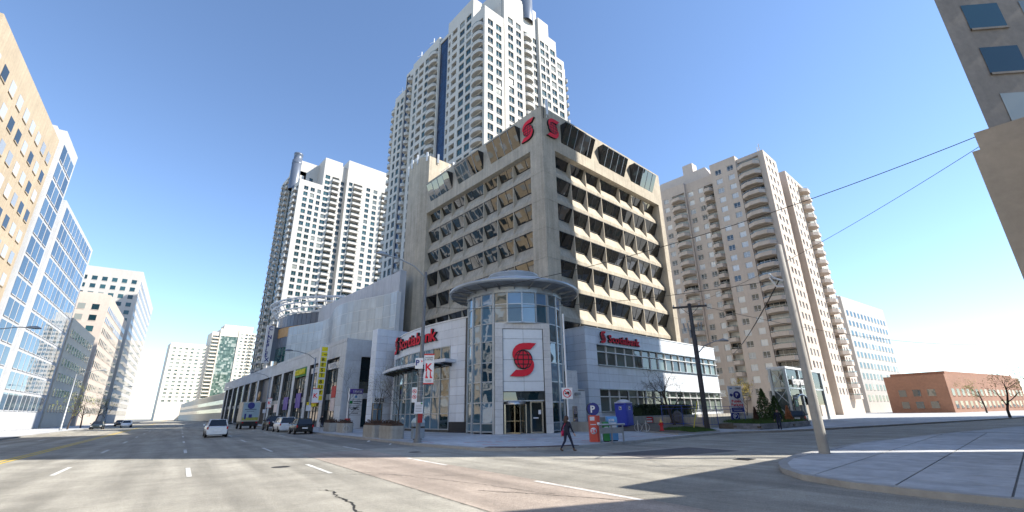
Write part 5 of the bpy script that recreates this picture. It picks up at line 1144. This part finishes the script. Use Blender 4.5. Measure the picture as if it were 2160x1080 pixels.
# utility poles and wires
up_ = thing('utility_pole', 'dark wooden utility pole with crossarm and lamp before the annex', 'utility pole', (42.6,20.7,.25)); obj('pole', lathe_mb([(.24,0),(.17,11.6),(.0,11.62)], 10), 'wood_pole', up_)
obj('crossarm', MB().box(-1.6,1.6,-.08,.08,11.2,11.38).tube([(0,0,10.4),(-.8,0,11.2)],.03,4).tube([(0,0,10.4),(.8,0,11.2)],.03,4), 'wood_pole', up_, rz=R(-58))
eq = MB()
for x in (-.7,-.35,.5,.75): eq.tube([(x,.1,8.9),(x*1.15,.1,9.7)], .07, 6); eq.tube([(0,0,9.1),(x,.1,9.2)], .03, 4)
eq.tube([(-.3,-.2,8.2),(-.3,-.2,9.0)], .1, 6); obj('cutout_switches', eq, 'grey_metal', up_, rz=R(-58)); obj('cable', MB().tube([(.2,-.12,1.5),(.18,-.14,8.5)], .04, 5).tube([(.22,.0,0),(.2,.0,7.0)], .05, 5), 'dark_metal', up_)
for x in (-1.5,-.9,.9,1.5): obj('insulator', lathe_mb([(.06,11.38),(.07,11.5),(.03,11.56),(.01,11.58)], 8, (x*math.cos(R(-58)),x*math.sin(R(-58)))), 'steel', up_)
obj('lamp_arm', MB().tube([(0,0,6.6),(.35,-.75,7.4),(.75,-1.6,7.75),(1.0,-2.1,7.8)], .05, 6), 'grey_metal', up_); obj('lamp_head', MB().tube([(.9,-1.9,7.78),(1.05,-2.25,7.84),(1.25,-2.7,7.72)], [.06,.16,.07], 8), 'grey_metal', up_)
gp = thing('utility_pole', 'tall plain grey pole on the near right corner', 'utility pole', (22.4,6.2,.15)); obj('pole', lathe_mb([(.2,0),(.13,8.9),(.0,8.95)], 10), 'concrete_grey', gp); obj('bracket', MB().tube([(-.1,.1,7.2),(-.35,.4,7.35),(-.6,.45,7.5)],.05,6).tube([(-.15,.1,6.9),(-.3,.35,6.95),(-.5,.5,7.35)],.04,6), 'alu_white', gp)
g2 = thing('roof_mast', 'thin steel mast on the low south corner shop', 'mast', (25.6,-1.5,9.7)); obj('pole', lathe_mb([(.06,0),(.05,3.0),(.0,3.02)], 8), 'grey_metal', g2)
def wire(label, a, b, sag, r=.02):
    a, b = Vector(a), Vector(b); one('overhead_wire', MB().tube([a.lerp(b, i/24)-Vector((0,0,sag*4*(i/24)*(1-i/24))) for i in range(25)], r, 4), 'black', label, 'wire', group='overhead wires')
wire('overhead wire crossing the office block from upper right to the street lamp', (25.6,-1.5,12.65), (16.3,27.2,9.7), 1.1, .018); wire('lower overhead wire crossing the rotunda to the grey pole', (22.2,6.4,7.4), (16.3,27.2,9.0), .55, .014)
wire('wire running from the grey pole down to the annex end', (22.2,6.4,7.4), (58,23.6,8.2), .35, .028); wire('wire from the wooden utility pole towards the right edge', (42.0,21.6,11.4), (25.6,-1.5,12.3), .7, .012)
wire('wire from the utility pole crossarm to the far right', (43.4,19.4,11.4), (120,-4,12.5), 2.2, .02)
# ---------------------------------------------------------------- vehicles
def wheel_mesh(r, w_):
    def f():
        mb = MB(); mb.lathe([(r*.62,-w_/2),(r*.9,-w_/2),(r,-w_*.3),(r,w_*.3),(r*.9,w_/2),(r*.62,w_/2)], 18, mt=0); return mb.mesh('tyre', 'black')
    def g():
        mb = MB(); mb.lathe([(.01,-w_*.3),(r*.62,-w_*.36),(r*.64,-w_*.5)], 18, mt=0)
        for i in range(5):
            a = 2*math.pi*i/5; c, s_ = math.cos(a), math.sin(a); mb.add([(c*x-s_*y, s_*x+c*y, z) for x, y, z in ((.04,-.03,-w_*.5),(r*.6,-.05,-w_*.52),(r*.6,.05,-w_*.52),(.04,.03,-w_*.5))], [(0,3,2,1)])
        return mb.mesh('rim', 'steel')
    return cached(('ty',r), f), cached(('ri',r), g)
def car(name, label, loc, rz, paint, L_=4.4, W_=1.8, H_=1.5, belt=.95, hood=1.05, wr=.33, cab=None, roof=None, cat='car', rails=False, bed=False):
    """x forward; lofted lower body, separate glass, roof, lights, wheels"""
    t = thing(name, label, cat, loc, rz, 'vehicles on the avenue'); hw = W_/2; xr, xf = -L_/2, L_/2
    cab = cab or (xr+.05, xr+.45, xf-hood-.75, xf-hood+.1)     # base rear, roof rear, roof front, base front
    st = [(xr,.42,belt-.12,.86),(xr+.06,.3,belt-.02,.94),(xr+.35,.24,belt,.99),(0,.22,belt,1.),(cab[3]-.05,.22,belt,1.),(cab[3]+.1,.22,belt-.02,1.),(xf-.5,.24,belt-.16,.98),(xf-.12,.28,belt-.26,.9),(xf,.36,belt-.4,.8)]
    body = MB(); rings = []
    for x, zb, zt, k in st:
        h = hw*k; half = [(h*.86,zb),(h*.97,zb+.14),(h,(zb+zt)/2),(h*.97,zt-.1),(h*.88,zt)]; rings.append([(x,y,z) for y, z in half]+[(x,-y,z) for y, z in half[::-1]])
    n = len(rings[0]); vv = [p for r in rings for p in r]
    body.add(vv, [(i*n+j,i*n+(j+1) % n,(i+1)*n+(j+1) % n,(i+1)*n+j) for i in range(len(rings)-1) for j in range(n)], 0, True)
    body.add(rings[0], [range(n)]); body.add(rings[-1], [range(n-1,-1,-1)])
    bo = obj('body', body, paint, t); a, b, c, d = cab; hb, hr = hw*.87, hw*.7; zr = H_
    rf_ = MB(); rf_.add([(b,hr,zr-.05),(c,hr,zr-.06),(c,-hr,zr-.06),(b,-hr,zr-.05),(b+.1,hr*.85,zr),(c-.1,hr*.85,zr-.01),(c-.1,-hr*.85,zr-.01),(b+.1,-hr*.85,zr)], [(4,7,6,5),(0,4,5,1),(1,5,6,2),(2,6,7,3),(3,7,4,0),(0,1,2,3)], 0, True)
    for p, q in (((a,hb,belt-.02),(b,hr,zr-.05)),((a,-hb,belt-.02),(b,-hr,zr-.05)),((d,hb,belt-.02),(c,hr,zr-.06)),((d,-hb,belt-.02),(c,-hr,zr-.06)),(((a+d)/2-.1,hb,belt-.02),((b+c)/2,hr,zr-.05)),(((a+d)/2-.1,-hb,belt-.02),((b+c)/2,-hr,zr-.05))): rf_.tube([p,q], .045, 5)
    obj('roof', rf_, paint, t); ins = .985
    obj('windscreen', MB().face([(d,hb*.95,belt),(d,-hb*.95,belt),(c,-hr*.96,zr-.07),(c,hr*.96,zr-.07)]), 'car_glass', t); obj('rear_window', MB().face([(a,-hb*.95,belt),(a,hb*.95,belt),(b,hr*.96,zr-.06),(b,-hr*.96,zr-.06)]), 'car_glass', t)
    for s_ in (1,-1): obj('side_window', MB().face([(a,s_*hb,belt),(d,s_*hb,belt),(c,s_*hr,zr-.07),(b,s_*hr,zr-.06)]), 'car_glass', t)
    for x in (xr+.78, xf-.85):
        for s_ in (1,-1):
            obj('wheel_arch', MB().lathe([(.01,0),(wr+.06,0)], 16), 'black', t, (x,s_*(hw*1.003),wr), rx=R(90))
            ty, ri = wheel_mesh(wr, .22); o = inst('wheel', ty, t, (x,s_*(hw-.08),wr), rx=R(90*s_)); inst('rim', ri, o)
    tl = mat('tail_red',(.45,.01,.015),.25,var=0); 
    for s_ in (1,-1):
        obj('tail_light', MB().box(xr-.005,xr+.12,s_*hw*.87-.08,s_*hw*.87+.06,belt-.3,belt-.06), tl, t); obj('headlight', MB().box(xf-.3,xf-.02,s_*hw*.72-.14,s_*hw*.72+.14,belt-.42,belt-.3), 'porta_white', t)
        obj('mirror', MB().box(d-.25,d-.1,s_*hw*1.0-.02,s_*(hw+.16),belt+.02,belt+.16) if s_ > 0 else MB().box(d-.25,d-.1,-(hw+.16),-hw+.02,belt+.02,belt+.16), paint, t)
    obj('bumper', MB().box(xr-.06,xr+.1,-hw*.86,hw*.86,.3,.52), paint if not bed else 'steel', t); obj('number_plate', MB().box(xr-.075,xr-.06,-.26,.26,.56,.7) if not bed else MB().box(xr-.075,xr-.06,-.2,.2,.35,.48), 'white_paint', t)
    if rails: obj('roof_rail', MB().tube([(b+.1,hr*.9,zr+.02),(c-.1,hr*.9,zr+.02)], .025, 5).tube([(b+.1,-hr*.9,zr+.02),(c-.1,-hr*.9,zr+.02)], .025, 5), 'steel', t)
    return t
carp = lambda n, c: cached(n, lambda: mat(n, c, .25, .1, var=.02, spec=.6))
blk, wht, dkb = carp('car_black',(.012,.013,.015)), carp('car_white',(.75,.76,.77)), carp('car_darkgreen',(.02,.03,.035))
hd_ = R(82.8)
def onav(t, o): x, y = av(t, o); return (x, y, 0)
car('parked_car', 'black hatchback parked nearest at the kerb', onav(57.0,11.15), hd_, blk, 4.3, 1.82, 1.62, 1.0, .9)
car('parked_van', 'white minivan parked between the black hatchback and black pickup', onav(66.4,11.0), hd_, wht, 5.1, 1.98, 1.76, 1.08, .85)
car('parked_pickup', 'black pickup truck parked ahead of the white minivan', onav(75.8,11.05), hd_, blk, 5.7, 2.0, 1.9, 1.2, 1.3, .4, rails=True, cab=(-1.9,-1.5,.7,1.45), bed=True)
car('moving_car', 'white crossover driving away at the left edge', onav(57.5,3.2), hd_, wht, 4.7, 1.88, 1.68, 1.06, .9)
car('parked_car', 'dark hatchback parked in front of the glass pavilion', (60.5,18.6,.16), R(15), dkb, 4.2, 1.75, 1.45, .92, 1.0)
for i, (t_, o, p_, lab) in enumerate(((135,-9.4,wht,'white car driving towards the camera far left'),(160,-12.6,blk,'black car parked far left'),(120,-12.6,dkb,'dark car parked on the left side of the avenue'))): car('car', lab, onav(t_,o), hd_+math.pi, p_)
tk = thing('box_truck', 'beige box truck with blue and yellow advert on its rear doors', 'truck', onav(88,9.0), hd_); tk.name = 'box_truck'
obj('cargo_box', MB().box(-3.2,2.6,-1.25,1.25,1.15,4.05), mat('truck_beige',(.5,.47,.42),.6,var=.08), tk); ad = obj('advert', MB().box(-3.23,-3.2,-1.12,1.12,1.3,3.95), mat('advert_blue',(.33,.44,.5),.5,var=.15,scale=1.2), tk)
obj('advert_oval', MB().lathe([(.01,0),(.5,0),(.5,.01),(.01,.01)], 20, smooth=False), 'navy', ad, (-3.235,.1,3.5), ry=R(-90)); obj('advert_meadow', MB().box(-3.245,-3.23,-1.1,1.1,1.32,1.75), mat('meadow',(.4,.42,.08),.6,var=.3,scale=4), ad); obj('advert_can', MB().box(-3.25,-3.23,.6,.85,1.5,2.3).box(-3.25,-3.23,-.2,.25,1.7,2.2), 'navy', ad); obj('advert_text', MB().box(-3.245,-3.23,-.7,.9,2.85,3.0).box(-3.245,-3.23,-.4,.6,2.6,2.7), 'blue_grey', ad)
obj('chassis', MB().box(-3.3,4.4,-1.1,1.1,.75,1.15).box(-3.4,-3.2,-1.2,1.2,.5,.75), 'black', tk); obj('cab', MB().extr([(2.75,-1.1,1.0),(4.6,-1.1,1.0),(4.6,-1.1,1.9),(4.1,-1.1,2.9),(2.75,-1.1,2.9)], (0,2.2,0)), 'car_white', tk) if 'car_white' in MATS else None
for x in (-2.0,3.7):
    for s_ in (1,-1): ty, ri = wheel_mesh(.48,.3); o = inst('wheel', ty, tk, (x,s_*1.0,.48), rx=R(90*s_)); inst('rim', ri, o)
for s_ in (1,-1): obj('tail_light', MB().box(-3.42,-3.38,s_*.95-.1,s_*.95+.1,.9,1.1), 'tail_red', tk)
# ---------------------------------------------------------------- people
def figure(name, label, loc, rz, J, mats, zones, hairm=None, hair=None, extra=None, scale=1.):
    """J: joint -> (x,y,z,radius,parent); x forward, y left. one skinned body, then coloured by zone"""
    names = list(J); idx = {k: i for i, k in enumerate(names)}; me = bpy.data.meshes.new('b'); me.from_pydata([J[k][:3] for k in names], [(idx[k], idx[J[k][4]]) for k in names if J[k][4]], [])
    o = bpy.data.objects.new('b', me); COL.objects.link(o); md = o.modifiers.new('s', 'SKIN'); md.use_smooth_shade = True
    for i, k in enumerate(names):
        r = J[k][3]; sv = me.skin_vertices[0].data[i]; sv.radius = r if isinstance(r, tuple) else (r, r); sv.use_root = (i == 0)
    o.modifiers.new('u', 'SUBSURF').levels = 2; dg = bpy.context.evaluated_depsgraph_get(); dg.update(); m2 = bpy.data.meshes.new_from_object(o.evaluated_get(dg)); bpy.data.objects.remove(o)
    for m in mats: m2.materials.append(MATS[m] if isinstance(m, str) else m)
    for p in m2.polygons: p.material_index = zones(p.center); p.use_smooth = True
    t = thing(name, label, 'person', loc, rz); t.scale = (scale,)*3; m2.name = 'body'; inst('body', m2, t)
    if hair: obj('hair', hair, hairm, t)
    for nm, mb, m in (extra or []): obj(nm, mb, m, t)
    return t
def ell(c, r, n=12, m=8, bias=None):
    mb = MB(); vv = []; fs = []
    for i in range(m+1):
        a = math.pi*i/m
        for j in range(n):
            b = 2*math.pi*j/n; p = Vector((math.sin(a)*math.cos(b)*r[0], math.sin(a)*math.sin(b)*r[1], math.cos(a)*r[2]))
            if bias: p = bias(p)
            vv.append((c[0]+p.x,c[1]+p.y,c[2]+p.z))
    for i in range(m):
        for j in range(n): fs.append((i*n+j,(i+1)*n+j,(i+1)*n+(j+1) % n,i*n+(j+1) % n))
    return mb.add(vv, fs, 0, True)
def body(lf, rf_, lh, rh, lk=None, rk=None, le=None, re=None, lean=0., build=1.):
    """joint table from foot and hand targets (forward, left, height)"""
    mid = lambda a, b, f, d: tuple(a[i]+(b[i]-a[i])*f+d[i] for i in range(3)); hl, hr = (0,.1,.9), (0,-.1,.9); sl, sr = (lean,.19*build,1.38), (lean,-.19*build,1.38)
    lk = lk or mid(hl,lf,.5,(.05,0,0)); rk = rk or mid(hr,rf_,.5,(.05,0,0)); le = le or mid(sl,lh,.52,(-.06,.03,0)); re = re or mid(sr,rh,.52,(-.06,-.03,0)); b = build
    J = {'pelvis': (0,0,.95,(.15*b,.12*b),None), 'belly': (lean*.4,0,1.1,(.14*b,.11*b),'pelvis'), 'chest': (lean*.9,0,1.3,(.17*b,.12*b),'belly'), 'neck': (lean,0,1.45,.06,'chest'), 'chin': (lean+.03,0,1.53,.07,'neck'), 'head': (lean+.02,0,1.62,.095,'chin'), 'crown': (lean+.01,0,1.7,.06,'head'), 'nose': (lean+.125,0,1.585,.014,'chin')}
    for s_, h, k, f in (('l',hl,lk,lf),('r',hr,rk,rf_)):
        J['hip'+s_] = (*h,.1*b,'pelvis'); J['knee'+s_] = (*k,.065*b,'hip'+s_); J['ankle'+s_] = (f[0],f[1],f[2]+.09,.045,'knee'+s_); J['heel'+s_] = (f[0]-.03,f[1],f[2]+.04,.045,'ankle'+s_); J['toe'+s_] = (f[0]+.17,f[1],f[2]+.03,.035,'heel'+s_)
    for s_, sh_, e, h in (('l',sl,le,lh),('r',sr,re,rh)):
        J['sh'+s_] = (*sh_,.065*b,'chest'); J['el'+s_] = (*e,.048*b,'sh'+s_); J['wr'+s_] = (*h,.03,'el'+s_); d = (Vector(h)-Vector(e)).normalized(); q = Vector(h)+d*.08; J['palm'+s_] = (*q,.03,'wr'+s_)
        for i in range(4): a = q+d*(.085-.01*abs(i-1.5))+Vector((.03*(i-1.5)*.8,0,0)); J['f%d%s' % (i,s_)] = (*a,.009,'palm'+s_)
        a = Vector(h)+d*.07+Vector((.05,0,0)); J['th'+s_] = (*a,.01,'palm'+s_)
    return J
skin = mat('skin',(.5,.3,.21),.6,var=.05); mat('cloth_navy',(.012,.015,.035),.85,var=.15,scale=9); mat('denim',(.018,.024,.055),.85,var=.2,scale=9); mat('boot_brown',(.13,.07,.035),.6,var=.1); mat('hair_brown',(.06,.03,.02),.6,var=.25,scale=12); mat('bag_pink',(.5,.02,.1),.45,var=.08); mat('cloth_black',(.01,.01,.013),.85,var=.15)
def zone(sh=.9, shoe=.12, face=1.5, hand=.86):
    def f(c):
        if c.z > face: return 0
        if c.z < shoe: return 3
        if c.z < hand and abs(c.y) > .24: return 0
        return 2 if c.z < sh else 1
    return f
J = body((-.36,.08,.06),(.36,-.09,0),(-.1,.3,.84),(.22,-.3,.86),lk=(-.06,.1,.5),rk=(.2,-.1,.48),lean=.04)
J['toel'] = (-.22,.08,.03,.035,'heell')
hairmb = ell((.02,0,1.6),(.125,.12,.14)).merge(ell((-.06,0,1.47),(.085,.125,.13)))
bag = ell((-.02,.27,.86),(.15,.06,.15)); strap = MB().tube([(-.1,.26,.95),(-.1,.12,1.2),(-.02,-.05,1.44),(.08,-.1,1.42),(.14,.05,1.2),(.06,.26,.95)], .014, 5)
wrz = math.atan2(-.55,.83)
figure('person', 'woman with brown hair, dark jacket and red shoulder bag walking across the road', (18.5,16.4,.0), wrz+R(25), J, [skin,'cloth_navy','denim','boot_brown'], zone(.92,.16,1.47,.88), 'hair_brown', hairmb, [('shoulder_bag',bag,'bag_pink'),('bag_strap',strap,'bag_pink')], .98)
J = body((.14,.1,0),(-.12,-.1,.02),(.05,.3,.84),(-.05,-.31,.84),build=1.08)
figure('person', 'man in dark blue shirt and jeans walking beside the stone planter', (44.7,15.3,.15), R(200), J, [skin,'cloth_navy','denim','cloth_black'], zone(.95,.1,1.47,.86), 'hair_brown', ell((0,0,1.65),(.105,.1,.1)), None, .95)
J = body((.2,.1,0),(-.2,-.1,.03),(.1,.3,.86),(-.12,-.3,.86),build=1.05)
figure('person', 'person in dark coat walking before the mall entrance', (24.3,65.6,.15), R(-100), J, [skin,'cloth_black','denim','cloth_black'], zone(.8,.1,1.47,.86), 'hair_brown', ell((0,0,1.65),(.105,.1,.1)))
